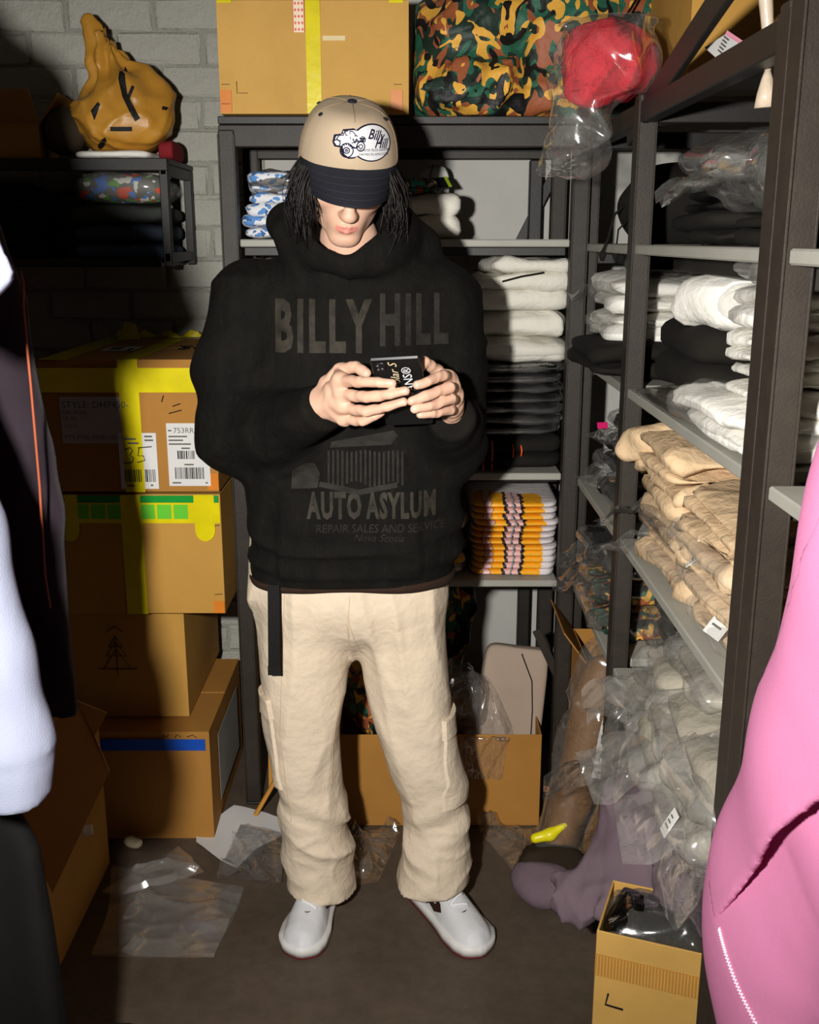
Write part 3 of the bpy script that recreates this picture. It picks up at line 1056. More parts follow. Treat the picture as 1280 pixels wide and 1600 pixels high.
MB().tube([(tagm.x - .02, 2.86, tagm.z + .05), (tagm.x - .03, 2.80, tagm.z + .02), (tagm.x - .02, 2.75, tagm.z - .01)], .0012, 5).build('tag_string', BLACK, tg)

# ---- back rack, middle shelf (z .927): black bags below, white hoodies on top
b0 = thing('folded_hoodie', 'black hoodie with orange cords at the bottom of the black bag stack', 'hoodie', (.262, 2.78, .9275))
fold_into(MB(), .262, .34, .088, 2, 61, .004).build('folded_garment', BLACK, b0, local=WM[b0])
ORANGE = plain('orange_cord', lin(214, 74, 24), .6)
for xx, z0, z1 in ((.188, .955, 1.008), (.209, .955, 1.008), (.262, .965, .999), (.283, .968, .996), (.187, .93, .95), (.209, .93, .95)):
    MB().tube([(xx, 2.602, z0), (xx + .001, 2.600, (z0 + z1) / 2), (xx - .001, 2.603, z1)], .0022, 6).build('draw_cord', ORANGE, b0)
zz = 1.016
for k in range(7):
    lab = ['lowest', 'second from the bottom', 'third from the bottom', 'middle', 'third from the top', 'second from the top', 'topmost'][k]
    goods('bagged_hoodie', lab + ' glossy black polybag in the stack under the white hoodies', 'bag', .258 + rnd.uniform(-.006, .006), 2.78, zz, .255, .33, .026, BLKBAG, rnd.uniform(-.04, .04), 1, 70 + k, FILMC, 'black polybags on the back rack', .006, bagamp=.007)
    zz += .0262
zw = zz + .001
for k, (h, w, lab, bg_) in enumerate(((.062, .275, 'lowest white hoodie in a clear bag of the tall white stack right of the person', FILM),
                                     (.072, .262, 'white hoodie second from the bottom of the tall white stack', None),
                                     (.088, .262, 'thick white hoodie with a dark cord near the top of the tall white stack', None),
                                     (.045, .205, 'topmost loosely folded white hoodie of the tall white stack', None))):
    o = goods('folded_hoodie', lab, 'hoodie', .268 + (.02 if k == 3 else 0), 2.77, zw, w, .33, h, WHITE, .02 * (k - 1), 1 if k != 2 else 2, 80 + k, bg_, 'white hoodies on the back rack', .0085)
    if k == 2: thick = o
    zw += h * .97
MB().tube([at(785, 440, 2.60), at(815, 432, 2.592), at(850, 426, 2.598)], .0026, 6).build('dark_cord', BLACK, thick, label='dark cord')

# ---- back rack, low shelf (z .642): printed tees
TEE = printed_tee_mat()
first = None
for k in range(12):
    lab = 'yellow printed white tee, number %s from the bottom of the yellow stack' % ['one', 'two', 'three', 'four', 'five', 'six', 'seven', 'eight', 'nine', 'ten', 'eleven', 'twelve'][k]
    if k == 11: lab = 'topmost yellow printed white tee of the yellow stack on the low shelf'
    if k == 0: lab = 'lowest yellow printed white tee of the yellow stack on the low shelf'
    M = T(.275 + rnd.uniform(-.004, .004), 2.77, .643 + k * .0168, rnd.uniform(-.02, .02))
    if first is None or k % 4 == 0:
        first = fold_into(MB(), .236, .32, .0172, 1, 90 + k, .0016, 0, 44, 10).build('folded_tee', TEE, None, local=M)
        o = first
    else:
        o = first.copy(); COL.objects.link(o); o.matrix_basis = M; WM[o] = M
    tag(o, lab, 'shirt', 'yellow printed tees')
TEE2 = pattern_mat('yellow_white_print', lin(214, 206, 190), [lin(226, 160, 20), lin(236, 176, 30), lin(30, 28, 26)], 14, .55)
for k in range(3):
    goods('folded_tee', ['lowest', 'middle', 'upper'][k] + ' yellow tee in a clear bag between the person and the yellow stack', 'shirt', .085, 2.76, .643 + .062 * k, .125, .28, .052, TEE2 if k != 1 else BLKBAG, 0, 2, 120 + k, FILM, 'bagged tees beside the yellow stack')

# ---- under the back rack: open box, camo bag, trousers
def open_box(name, label, x, y, w, d, h, mat, rz=0, flaps=(), z=0):
    t = thing(name, label, 'box', (x, y, z), rz); M = WM[t]; e = .004
    MB().box(-w / 2, w / 2, -d / 2, d / 2, 0, e, .001).build('box_bottom', mat, t, local=M)
    for (a, b, c, dd) in ((-w / 2, w / 2, -d / 2, -d / 2 + e), (-w / 2, w / 2, d / 2 - e, d / 2), (-w / 2, -w / 2 + e, -d / 2 + e, d / 2 - e), (w / 2 - e, w / 2, -d / 2 + e, d / 2 - e)):
        MB().box(a, b, c, dd, e, h, .0012).build('box_side', mat, t, local=M)
    for (side, ang, L) in flaps:                 # side 0 front, 1 back, 2 left, 3 right; ang from flat-closed
        if side < 2:
            s = -1 if side == 0 else 1
            MM = M @ Matrix.Translation((0, s * d / 2, h)) @ Matrix.Rotation(s * -ang, 4, 'X')
            MB().box(-w / 2, w / 2, 0, -s * L, 0, e * .8, .001).build('flap', mat, t, local=MM)
        else:
            s = -1 if side == 2 else 1
            MM = M @ Matrix.Translation((s * w / 2, 0, h)) @ Matrix.Rotation(s * ang, 4, 'Y')
            MB().box(0, -s * L, -d / 2, d / 2, 0, e * .8, .001).build('flap', mat, t, local=MM)
    return t


def sdf_obj(name, f, lo, hi, h, mat, parent=None, label=None, cat=None, group=None):
    o = MB().surf(surfnet(f, lo, hi, h)).build(name, mat, parent)
    return tag(o, label, cat, group)


CAMO = camo('camo_cloth', 18)
CAMOD = camo('camo_cloth_small', 24)
open_box('open_box', 'open kraft box on the floor behind the legs of the person', .078, 2.585, .528, .23, .262, KRAFTD, 0, ())
def f_camo(X, Y, Z):
    d = s_ell(X, Y, Z, (-.01, 2.87, .2), (.185, .095, .24))
    d = smin(d, s_ell(X, Y, Z, (.10, 2.84, .46), (.085, .08, .17)), .06)
    d = smin(d, s_ell(X, Y, Z, (-.10, 2.85, .36), (.09, .08, .13)), .06)
    return np.maximum(d - .010 * wav(X, Y, Z, 26, 4, 2) - .012 * (ridge(X, Y, Z, 22, 8, 3) - .3), .002 - Z)
sdf_obj('camo_bag', f_camo, (-.25, 2.72, -.02), (.24, 3.0, .66), .010, CAMOD, None, 'slumped camouflage bag on the floor behind the open box', 'bag')
def f_camo2(X, Y, Z):
    d = s_ell(X, Y, Z, (-.06, 2.60, .30), (.13, .085, .10))
    return d - .012 * wav(X, Y, Z, 30, 14, 2)
sdf_obj('camo_garment', f_camo2, (-.22, 2.48, .18), (.1, 2.72, .44), .009, CAMOD, None, 'crumpled camouflage garment lying in the open box behind the legs', 'garment')
# folded greyish trousers leaning up out of the box
tr = thing('folded_trousers', 'folded taupe trousers with dark piping leaning out of the open box', 'trousers', (.27, 2.60, .2))
Mt = T(.262, 2.585, .16, 0, math.radians(-12), 0) @ Matrix.Rotation(math.radians(6), 4, 'Y')
P = superell(.17, .05, .285, 40, 30, .3, .25)
x, y, z = P[..., 0], P[..., 1], P[..., 2]
P = P + gnorm(P) * (.003 * wav(x, y, z, 25, 5, 2))[..., None]
TAUPE = cloth('taupe_twill', lin(160, 142, 126), .06, 900, .3)
mb = MB(); mb.grid(P, True); mb.build('folded_garment', TAUPE, tr, local=Mt)
MB().tube([(.01, -.0275, .27), (.045, -.0285, .2), (.055, -.0285, .12), (.06, -.028, .02)], .0016, 5).build('piping', BLACK, tr, local=Mt)
# clear bag hanging over the front of the open box
def hang_sheet(name, label, pts_fn, m, n, mat, cat='bag'):
    P = np.zeros((m, n, 3))
    for i in range(m):
        for j in range(n):
            P[i, j] = pts_fn(i / (m - 1), j / (n - 1))
    o = MB().grid(P).build(name, mat, None)
    return tag(o, label, cat)
def fn(a, b):
    x = .128 + .125 * a + .01 * math.sin(5 * b)
    if b < .5:
        z = .285 - .04 * (b / .5) + .10 * (1 - b / .5) * math.sin(math.pi * a); yy = 2.56 - .094 * (b / .5)
        yy -= .02 * math.sin(3 * math.pi * a) * (1 - b)
    else:
        z = .267 - (b - .5) / .5 * .125; yy = 2.4645 - .004 - .005 * math.sin(9 * a + 6 * b) ** 2
    return (x, yy - .003 * math.sin(31 * a) * math.sin(21 * b), z)
hang_sheet('clear_bag', 'clear polybag hanging over the front of the open box', fn, 30, 30, FILMC)
goods('clear_bag', 'crumpled clear bag bulging beside the trouser leg above the open box', 'bag', .135, 2.545, .262, .10, .12, .15, None, 0, 1, 131, FILMC, None, bagamp=.02)

# ---- top of the back rack: camouflage heap
def f_camo3(X, Y, Z):
    d = s_ell(X, Y, Z, (.17, 2.74, 1.93), (.165, .15, .17))
    d = smin(d, s_ell(X, Y, Z, (.36, 2.76, 1.96), (.19, .15, .19)), .04)
    d = smin(d, s_ell(X, Y, Z, (.56, 2.78, 1.94), (.16, .14, .18)), .05)
    d = smin(d, s_ell(X, Y, Z, (.38, 2.76, 1.83), (.30, .16, .07)), .05)
    d = smin(d, s_ell(X, Y, Z, (.15, 2.72, 1.83), (.145, .15, .08)), .05)
    d = d - .012 * wav(X, Y, Z, 18, 4, 3) - .016 * (ridge(X, Y, Z, 15, 28, 3) - .3) - .006 * (ridge(X, Y, Z, 40, 29, 3) - .3)
    d = np.maximum(d, np.maximum(X - .655, .008 - X))
    return np.maximum(d, BZ + .001 - Z)
sdf_obj('camo_garment_heap', f_camo3, (-.02, 2.5, 1.76), (.76, 3.0, 2.2), .009, CAMO, None, 'big heap of camouflage garments on the top of the back rack', 'garments')
MB().tube([at(968, 40, 2.55), at(985, 15, 2.57), at(1000, -10, 2.6)], .003, 6).build('loose_cord', BLACK, None)
tag(bpy.data.objects['loose_cord'], 'black cord lying on the camouflage heap', 'cord')

# ---- red garment in a clear bag hung over the corner of the racks
rb = thing('bagged_garment', 'red garment in a crumpled clear bag hung over the rack corner', 'bag', (.39, 2.12, 1.758))
RED = cloth('red_fleece', lin(196, 22, 44), .1, 700, .3)
def f_red(X, Y, Z):
    d = s_ell(X, Y, Z, (.37, 2.12, 1.825), (.088, .08, .072))
    d = smin(d, s_ell(X, Y, Z, (.335, 2.09, 1.78), (.045, .05, .04)), .03)
    return d - .010 * (ridge(X, Y, Z, 26, 3, 3) - .3) - .004 * wav(X, Y, Z, 40, 5, 2)
MB().surf(surfnet(f_red, (.22, 1.98, 1.70), (.50, 2.25, 1.94), .006)).build('red_garment', RED, rb)
def f_bag(X, Y, Z):
    d = s_ell(X, Y, Z, (.37, 2.11, 1.825), (.103, .092, .085))
    d = smin(d, s_ell(X, Y, Z, (.315, 2.06, 1.73), (.065, .05, .09)), .05)
    d = smin(d, s_ell(X, Y, Z, (.30, 2.05, 1.665), (.058, .04, .05)), .04)
    return d - .020 * (ridge(X, Y, Z, 22, 33, 2.5) - .35) - .007 * wav(X, Y, Z, 60, 5, 2)
MB().surf(surfnet(f_bag, (.2, 1.93, 1.58), (.52, 2.28, 1.96), .006)).build('polybag', FILMC, rb)

# ---- side rack: upper shelf (z 1.490)
R90 = -math.pi / 2
for k, (yy, w, h, z0) in enumerate(((1.86, .30, .05, 1.4905), (1.83, .27, .04, 1.541), (1.50, .26, .045, 1.4905))):
    goods('folded_hoodie', ['lower black hoodie folded on the upper side shelf', 'upper black hoodie folded on the upper side shelf', 'nearer black hoodie under the empty clear bags on the upper side shelf'][k], 'hoodie', .655, yy, z0, w, .36, h, BLACK, R90, 2, 140 + k, None, 'black hoodies on the side rack')
def empty_bag(label, x, y, z, w, d, h, seed, mat=FILMC, rz=R90, flap=(-math.pi / 2, .10, .2, .03), amp=.016, name='clear_bag', rx=0, ry=0):
    return goods(name, label, 'bag', x, y, z, w, d, h, None, rz, 1, seed, mat, None, bagamp=amp, flap=flap, rx=rx, ry=ry, bagscale=(1, 1, 1))
empty_bag('clear crumpled bag on the black hoodies on the upper side shelf', .60, 1.80, 1.583, .25, .28, .08, 151, flap=None)
empty_bag('loose clear bag at the front of the upper side shelf by the post', .56, 1.50, 1.537, .26, .26, .10, 152)
goods('folded_hoodie', 'dark smoky bagged garment at the back of the upper side shelf', 'hoodie', .74, 1.98, 1.4905, .12, .24, .20, BLACK, R90, 2, 153, SMOKE)
goods('folded_garment', 'small folded camouflage garment on the upper side shelf', 'garment', .79, 1.72, 1.583, .26, .13, .10, CAMOD, R90, 2, 154)
# bay behind: black bag with cord
def f_blk(X, Y, Z):
    d = s_ell(X, Y, Z, (.58, 2.36, 1.56), (.125, .14, .095))
    return np.maximum(d - .008 * wav(X, Y, Z, 22, 9, 2), 1.4905 - Z)
bb = thing('black_bag', 'black bag with a hanging cord on the shelf in the corner', 'bag', (.58, 2.36, 1.4905))
MB().surf(surfnet(f_blk, (.42, 2.18, 1.47), (.74, 2.54, 1.68), .009)).build('bag_body', BLACK, bb)
MB().tube([(.47, 2.33, 1.58), (.435, 2.31, 1.55), (.422, 2.30, 1.50), (.412, 2.30, 1.475)], .003, 6).tube([(.412, 2.3, 1.478), (.412, 2.3, 1.468), (.412, 2.3, 1.455)], [.003, .0085, .004], 8).build('draw_cord', BLACK, bb)
MB().tube([(.48, 2.33, 1.55), (.445, 2.31, 1.52), (.44, 2.30, 1.475)], .002, 6).tube([(.44, 2.3, 1.48), (.44, 2.3, 1.468), (.44, 2.3, 1.458)], [.003, .008, .004], 8).build('draw_cord', BLACK, bb)

# ---- side rack: second shelf (z 1.218)
goods('folded_hoodie', 'black hoodie hanging over the shelf edge under the white bags in the corner', 'hoodie', .545, 2.33, 1.2185, .40, .36, .068, BLACK, R90, 2, 160, None, None, .007)
for k, (h, yy, lab) in enumerate(((.06, 2.34, 'lower white hoodie in a clear bag on the black hoodie in the corner'), (.07, 2.35, 'upper white hoodie in a clear bag on the black hoodie in the corner'))):
    goods('bagged_hoodie', lab, 'hoodie', .575, yy, 1.287 + .062 * k, .34, .32, h, WHITEB, R90, 2, 162 + k, FILM, 'white bagged hoodies in the corner', .006, flap=(-2.4, .05, .12, .02) if k else None)
empty_bag('puffed clear bag lying on the white hoodies in the corner', .60, 2.36, 1.424, .22, .24, .055, 166, SMOKE, flap=None)
goods('bagged_garment', 'flat dark garment in a clear bag with a white sticker at the shelf front', 'bag', .62, 1.80, 1.2185, .40, .38, .014, GREYG, R90, 1, 167, SMOKE, None, .003, card_=(.05, -.11, .0185, .05, .035, .3, 0), bagamp=.004)
goods('folded_hoodie', 'thick black hoodie block on the flat dark bag behind the white stack', 'hoodie', .64, 1.86, 1.236, .31, .36, .118, BLACK, R90, 2, 168, None, None, .006, )
goods('folded_hoodie', 'white hoodie heaped on the thick black hoodie block', 'hoodie', .62, 1.80, 1.355, .20, .30, .10, WHITEB, R90 + .2, 1, 169, None, None, .012)
goods('folded_hoodie', 'flatter white hoodie lying beside the white heap on the black block', 'hoodie', .68, 1.70, 1.356, .15, .26, .045, WHITEB, R90 - .1, 1, 170, None, None, .007)
goods('bagged_garment', 'smoky bag of a dark garment behind the white heap', 'bag', .76, 1.88, 1.356, .22, .14, .115, BLACK, R90, 1, 171, SMOKE, None, .006)
zz = 1.2185
for k, (h, w, dx, lab) in enumerate(((.062, .40, -.02, 'lowest wide white bagged hoodie of the near white stack by the post'), (.055, .27, .02, 'second lowest white hoodie of the near white stack by the post'),
                                    (.048, .27, .012, 'white hoodie third from the bottom of the near white stack'), (.062, .27, .014, 'puffy white hoodie near the top of the near white stack'))):
    goods('bagged_hoodie', lab, 'hoodie', .615 + dx, 1.495 if k == 0 else 1.43, zz, w, .36, h, WHITEB, R90, 2, 175 + k, FILM if k in (0, 3) else None, 'white hoodies by the near post', .007, bagamp=.012, flap=(math.pi, .05, .2, .03) if k == 0 else None)
    zz += h * .98
empty_bag('clear bag of white cloth on the very top of the near white stack', .60, 1.42, zz + .001, .24, .30, .04, 181, FILMH, flap=(2.6, .06, .10, -.02))

# ---- side rack: third shelf (z .915): beige stack
for k, (yy, w, h, z0, bagm, lab, cd) in enumerate((
        (1.80, .40, .055, .9155, FILM, 'lowest far beige hoodie in a clear bag on the beige shelf', None),
        (1.455, .30, .050, .9155, FILM, 'lowest near beige hoodie in a clear bag by the near post', (.02, -.17, .045, .045, .05, .2, .9)),
        (1.83, .36, .060, .971, FILMC, 'far beige hoodie second from the bottom with loose bag ends', None),
        (1.48, .34, .055, .966, FILM, 'near beige hoodie second from the bottom with a size sticker', (-.10, -.155, .053, .045, .04, -.3, .7)),
        (1.85, .35, .055, 1.033, None, 'far beige hoodie third from the bottom', None),
        (1.50, .36, .050, 1.023, FILM, 'near beige hoodie third from the bottom with a size sticker', (-.02, -.15, .052, .05, .04, -.2, .6)),
        (1.52, .36, .042, 1.076, None, 'near topmost beige hoodie under the shelf', None),
        (1.87, .33, .065, 1.090, None, 'far topmost beige hoodie with a rolled sleeve', None))):
    goods('folded_hoodie', lab, 'hoodie', .61 + rnd.uniform(-.012, .015), yy, z0, w, .36, h, BEIGE, R90 + rnd.uniform(-.07, .07), 2, 190 + k, bagm, 'beige hoodies on the side rack', .011,
          card_=cd, bagamp=.010, flap=(-2.2, .07, .14, .05) if k in (0, 2) else None, bagscale=(1.04, 1.04, 1.05))
def f_slv(X, Y, Z):
    d = s_chain(X, Y, Z, [(.56, 1.93, 1.135), (.46, 1.97, 1.125), (.425, 2.0, 1.112)], [.035, .033, .026], .02)
    return d - .004 * np.sin((X * 60 + Z * 100)) - .003 * wav(X, Y, Z, 40, 3, 2)
sdf_obj('rolled_sleeve', f_slv, (.36, 1.85, 1.05), (.62, 2.08, 1.19), .006, BEIGE, None, 'rolled beige sleeve poking out past the far post', 'garment')
for k, (z0, yy) in enumerate(((.9155, 2.33), (.965, 2.36), (1.015, 2.32), (1.065, 2.35))):
    goods('bagged_garment', ['lowest', 'second', 'third', 'topmost'][k] + ' dark glossy bag on the shelf in the corner behind the beige stack', 'bag', .60 + .01 * k, yy, z0, .36, .30, .044, BLKBAG if k % 2 else BLACK, R90, 1, 210 + k, FILMC, 'dark bags in the corner', .006, bagamp=.012, flap=(-1.4, .06, .14, .04) if k in (1, 3) else None)
MAG = plain('magenta_label', lin(190, 20, 90), .4)
MB().box(-.012, .012, -.007, .007, 0, .002, .0005, 0, T(.425, 2.28, 1.103, .2, 1.2)).build('magenta_label', MAG, None)
tag(bpy.data.objects['magenta_label'], 'tiny magenta label on the dark bags in the corner', 'label')

# ---- side rack: lowest shelf (z .635)
goods('bagged_garment', 'black glossy bag at the far end of the lowest side shelf', 'bag', .66, 1.93, .6355, .20, .34, .20, BLKBAG, R90, 3, 220, FILMC, None, .008, bagamp=.014)
for k, (yy, xx, z0, w, h, ry_, fl, lab) in enumerate((
        (1.80, .600, .6355, .27, .060, .00, (-1.75, .07, .20, .03), 'lower clear bag of grey cloth at the far part of the lowest side shelf'),
        (1.76, .640, .697, .25, .075, .10, None, 'upper clear bag of grey cloth at the far part of the lowest side shelf'),
        (1.60, .590, .640, .28, .055, .06, (-1.45, .10, .22, .06), 'clear bag of grey cloth with a pointed loose end on the lowest shelf'),
        (1.56, .620, .700, .27, .070, .12, None, 'clear bag of grey cloth on top in the middle of the lowest shelf'),
        (1.41, .590, .638, .25, .060, .06, (-1.57, .09, .20, .07), 'clear bag of grey cloth beside the near post on the lowest shelf'),
        (1.40, .610, .700, .25, .075, .10, None, 'upper clear bag of grey cloth beside the near post on the lowest shelf'),
        (1.66, .670, .772, .30, .060, .10, None, 'topmost clear bag of grey cloth on the lowest side shelf'))):
    goods('bagged_garment', lab, 'bag', xx, yy, z0, w, .38, h, GREYG, R90 + rnd.uniform(-.12, .12), 1 + k % 2, 221 + k, FILMH, 'grey bagged garments on the lowest shelf', .010, rx=ry_, bagamp=.016, flap=fl, bagscale=(1.08, 1.14, 1.15),
          card_=(.06, -.200, .045, .026, .040, .1, 1.0) if k == 4 else None)
def slump(name, label, y0, y1, x0, z0, L, mat, seed, drop=.9, cloth_=None):
    """A bag sliding off the shelf edge: lies on the shelf, bends and hangs down the front."""
    t = thing(name, label, 'bag', (x0, (y0 + y1) / 2, z0))
    def sh(th, off, shrink):
        P = np.zeros((26, 44, 3))
        for i in range(26):
            for j in range(44):
                a, b = i / 25, j / 43
                s = (a - .35) * L
                w = (y1 - y0) * (1 - .25 * max(a - .5, 0)) * shrink
                ang = 2 * math.pi * b
                ly = math.copysign(abs(math.cos(ang)) ** .5, math.cos(ang)) * w / 2
                tk = th * math.copysign(abs(math.sin(ang)) ** .7, math.sin(ang)) * max(math.sin(math.pi * min(max(a * .96 + .02, 0), 1)), .08) ** .6
                if s < 0: cx, cz, nx, nz = x0 - s, z0 + th, 0, 1
                else:
                    ph = min(s / .045, 1) * drop
                    cx = x0 - .03 * math.sin(ph) - max(s - .045, 0) * math.cos(drop)
                    cz = z0 + th - .03 * (1 - math.cos(ph)) - max(s - .045, 0) * math.sin(drop)
                    nx, nz = -math.sin(ph), math.cos(ph)
                P[i, j] = (cx + nx * (tk + off), (y0 + y1) / 2 + ly, cz + nz * (tk + off))
        x, y, z = P[..., 0], P[..., 1], P[..., 2]
        return P + gnorm(np.swapaxes(P, 0, 1)).swapaxes(0, 1) * ((.012 if not cloth_ else .008) * (ridge(x, y, z, 20, seed, 2.5) - .35) + .004 * wav(x, y, z, 50, seed + 1, 2))[..., None]
    if cloth_ is not None:
        MB().grid(sh(.016, 0, .86)).build('folded_garment', cloth_, t)
    MB().grid(sh(.024, .0, 1.0)).build('polybag', mat, t)
    return t
slump('clear_bag', 'loose clear bag end drooping over the shelf edge by the near post', 1.30, 1.43, .452, .650, .26, FILMC, 233, 1.25)
slump('clear_bag', 'loose clear bag end drooping over the edge of the far lowest shelf', 1.68, 1.86, .452, .650, .24, FILMC, 231, 1.0)
for k, (z0, yy) in enumerate(((.6355, 2.33), (.705, 2.36), (.775, 2.33))):
    goods('bagged_garment', ['lowest', 'middle', 'topmost'][k] + ' camouflage garment in a clear bag on the low shelf in the corner', 'bag', .575, yy, z0, .34, .32, .062, CAMOD if k != 2 else BLACK, R90, 1, 240 + k, FILMC, 'camouflage bags in the corner', .008, bagamp=.014, flap=(-1.6, .09, .14, .09) if k else None)
CARDS = card('kraft_card_pale', lin(196, 156, 92))

# ---- floor of the corner: box with wrapped bundle, yellow thing, grey legs
open_box('open_box', 'kraft box in the corner behind the far post', .56, 2.44, .27, .24, .52, KRAFTD, .0, ((2, 2.2, .1),))
def f_roll(X, Y, Z):
    d = s_caps(X, Y, Z, (.37, 2.27, .10), (.455, 2.30, .50), .052, .05)
    return d - .006 * wav(X, Y, Z, 30, 3, 2)
bun = thing('wrapped_bundle', 'brown paper bundle wrapped in clear plastic leaning beside the far post', 'bundle', (.38, 2.27, .05))
MB().surf(surfnet(f_roll, (.28, 2.18, .03), (.54, 2.38, .58), .008)).build('paper_roll', plain('brown_wrap', lin(116, 78, 34), .6), bun)
def f_roll2(X, Y, Z):
    d = s_caps(X, Y, Z, (.37, 2.27, .08), (.46, 2.30, .53), .066, .06)
    return d - .018 * (ridge(X, Y, Z, 24, 13, 2.5) - .3)
MB().surf(surfnet(f_roll2, (.26, 2.15, -.02), (.57, 2.40, .64), .008)).build('plastic_wrap', FILMC, bun)
MS = frame((.452, 2.228, .27), (0.05, .0, 1), (-.2, -1, .1))
MB().box(0, .19, -.028, .028, 0, .001, 0, 0, MS).build('printed_strip', PAPER, bun)
mb = MB()
for k, (x0_, w_) in enumerate(((.012, .006), (.024, .018), (.052, .006), (.064, .010), (.086, .022), (.118, .006), (.132, .016), (.158, .010))):
    mb.box(x0_, x0_ + w_, -.012, .010 - .006 * (k % 2), .001, .0015, 0, 0, MS)
tag(mb.build('strip_print', INK, bun), kind='stuff')
def f_yel(X, Y, Z):
    return s_chain(X, Y, Z, [(.30, 2.22, .118), (.335, 2.22, .128), (.37, 2.225, .15)], [.012, .014, .007], .01)
sdf_obj('yellow_pouch', f_yel, (.26, 2.17, .10), (.41, 2.26, .23), .004, plain('yellow_plastic', lin(224, 210, 20), .35), None, 'small bright yellow pouch in front of the wrapped bundle', 'pouch')
def f_dark(X, Y, Z):
    d = s_ell(X, Y, Z, (.34, 2.21, .05), (.08, .065, .055))
    return np.maximum(d - .010 * wav(X, Y, Z, 30, 5, 2) - .01 * ridge(X, Y, Z, 24, 2), .002 - Z)
sdf_obj('dark_bag', f_dark, (.2, 2.08, -.02), (.5, 2.32, .22), .008, cloth('dark_brown_cloth', lin(44, 36, 26), .4, 300), None, 'dark bag on the floor under the yellow pouch', 'bag')
# ------------------------------------------------------------------ the person
PX, PY = -.118, 2.09
SKIN = None
def skin_mat():
    m = NT('skin'); co = m.coords()
    a = m.noise(co, 18, 4, .6); b = m.noise(co, 240, 3, .6)
    m.L(m.ramp(a, [(.3, lin(200, 158, 134)), (.7, lin(210, 170, 146))]), m.b.inputs['Base Color'])
    m.L(m.bump(b, .10, .001), m.b.inputs['Normal'])
    m.b.inputs['Roughness'].default_value = .52; m.b.inputs['Specular IOR Level'].default_value = .35
    m.b.inputs['Subsurface Weight'].default_value = .12
    m.b.inputs['Subsurface Radius'].default_value = (.010, .004, .002); m.b.inputs['Subsurface Scale'].default_value = .5
    return m.mat
SKIN = skin_mat()
LIP = plain('lip_skin', lin(204, 132, 118), .5, .35)
NAIL = plain('nail', lin(218, 168, 146), .35, .5)
EYEW = plain('eye_white', lin(225, 220, 214), .25, .5)
IRIS = plain('eye_iris', lin(58, 44, 32), .2, .5)
BROW = plain('eyebrow', lin(40, 30, 24), .9, .1)

# head frame: -y forward, z up
HC = Vector((-.112, 1.990, 1.630))
HM = Matrix.Translation(HC) @ Matrix.Rotation(math.radians(9), 4, 'Z') @ Matrix.Rotation(math.radians(4), 4, 'Y') @ Matrix.Rotation(math.radians(33), 4, 'X')
CM = Matrix.Translation((-.1135, 2.0, 1.609)) @ Matrix.Rotation(math.radians(8), 4, 'Z') @ Matrix.Rotation(math.radians(3), 4, 'Y') @ Matrix.Rotation(math.radians(24), 4, 'X')

def f_head(X, Y, Z):
    A = np.abs(X)
    d = s_ell(X, Y, Z, (0, .024, .012), (.074, .084, .070))
    d = smin(d, s_ell(X, Y, Z, (0, -.030, -.025), (.0635, .060, .082)), .03)
    d = smin(d, s_caps(A, Y, Z, (.050, .004, -.056), (.011, -.070, -.100), .018, .014), .03)
    d = smin(d, s_ell(X, Y, Z, (0, -.080, -.101), (.021, .015, .015)), .02)
    d = smin(d, s_ell(A, Y, Z, (.041, -.064, -.022), (.023, .021, .020)), .022)            # cheekbones
    d = smin(d, s_ell(X, Y, Z, (0, -.078, -.066), (.030, .022, .026)), .016)               # muzzle
    d = smin(d, s_caps(A, Y, Z, (.008, -.088, .020), (.042, -.066, .020), .008, .008), .014)   # brow ridge
    d = smax(d, -s_ell(A, Y, Z, (.031, -.098, .003), (.019, .017, .0125)), .014)           # eye sockets
    d = smin(d, s_ell(A, Y, Z, (.031, -.0735, .002), (.0150, .0135, .0118)), .004)         # lids over the eyeballs
    d = smin(d, s_caps(X, Y, Z, (0, -.088, .010), (0, -.1115, -.034), .0078, .0105), .010)  # nose bridge to tip
    d = smin(d, s_ell(X, Y, Z, (0, -.1120, -.038), (.0125, .0115, .0100)), .008)
    d = smin(d, s_ell(A, Y, Z, (.0108, -.1010, -.0410), (.0062, .0085, .0060)), .009)      # wings of the nose
    d = smax(d, -s_ell(A, Y, Z, (.0068, -.1075, -.0500), (.0034, .0050, .0050)), .003)     # nostrils
    d = smax(d, -s_caps(X, Y, Z, (0, -.1035, -.052), (0, -.1025, -.058), .0028, .0034), .005)  # philtrum
    up = s_caps(A, Y, Z, (.004, -.1005, -.0645), (.0200, -.0905, -.0690), .0046, .0022)
    lo = s_caps(A, Y, Z, (.000, -.0995, -.0745), (.0190, -.0900, -.0712), .0066, .0030)
    d = smin(d, up, .0035); d = smin(d, lo, .004)
    d = smax(d, -s_caps(A, Y, Z, (.0, -.1085, -.0690), (.0230, -.0945, -.0703), .0016, .0012), .0022)   # mouth line
    d = smax(d, -s_ell(X, Y, Z, (0, -.1035, -.0870), (.014, .0065, .0045)), .008)          # under the lower lip
    ear = smax(s_ell(A, Y, Z, (.080, .012, -.008), (.010, .019, .031)), -s_ell(A, Y, Z, (.091, .008, -.006), (.008, .011, .020)), .004)
    d = smin(d, ear, .006)
    d = smin(d, s_caps(X, Y, Z, (0, .030, -.03), (0, .085, -.155), .056, .060), .03)       # neck
    return d
VH, FH = surfnet(f_head, (-.105, -.135, -.17), (.105, .15, .135), .0026)
cen = np.array([VH[list(q)].mean(0) for q in FH])
hm = np.zeros(len(FH), int)
ax_ = np.abs(cen[:, 0])
lipz = (ax_ < .0205) & (cen[:, 1] < -.086)
hm[lipz & (cen[:, 2] < -.0618 - .22 * ax_) & (cen[:, 2] > -.0805 + .35 * np.maximum(ax_ - .004, 0))] = 1
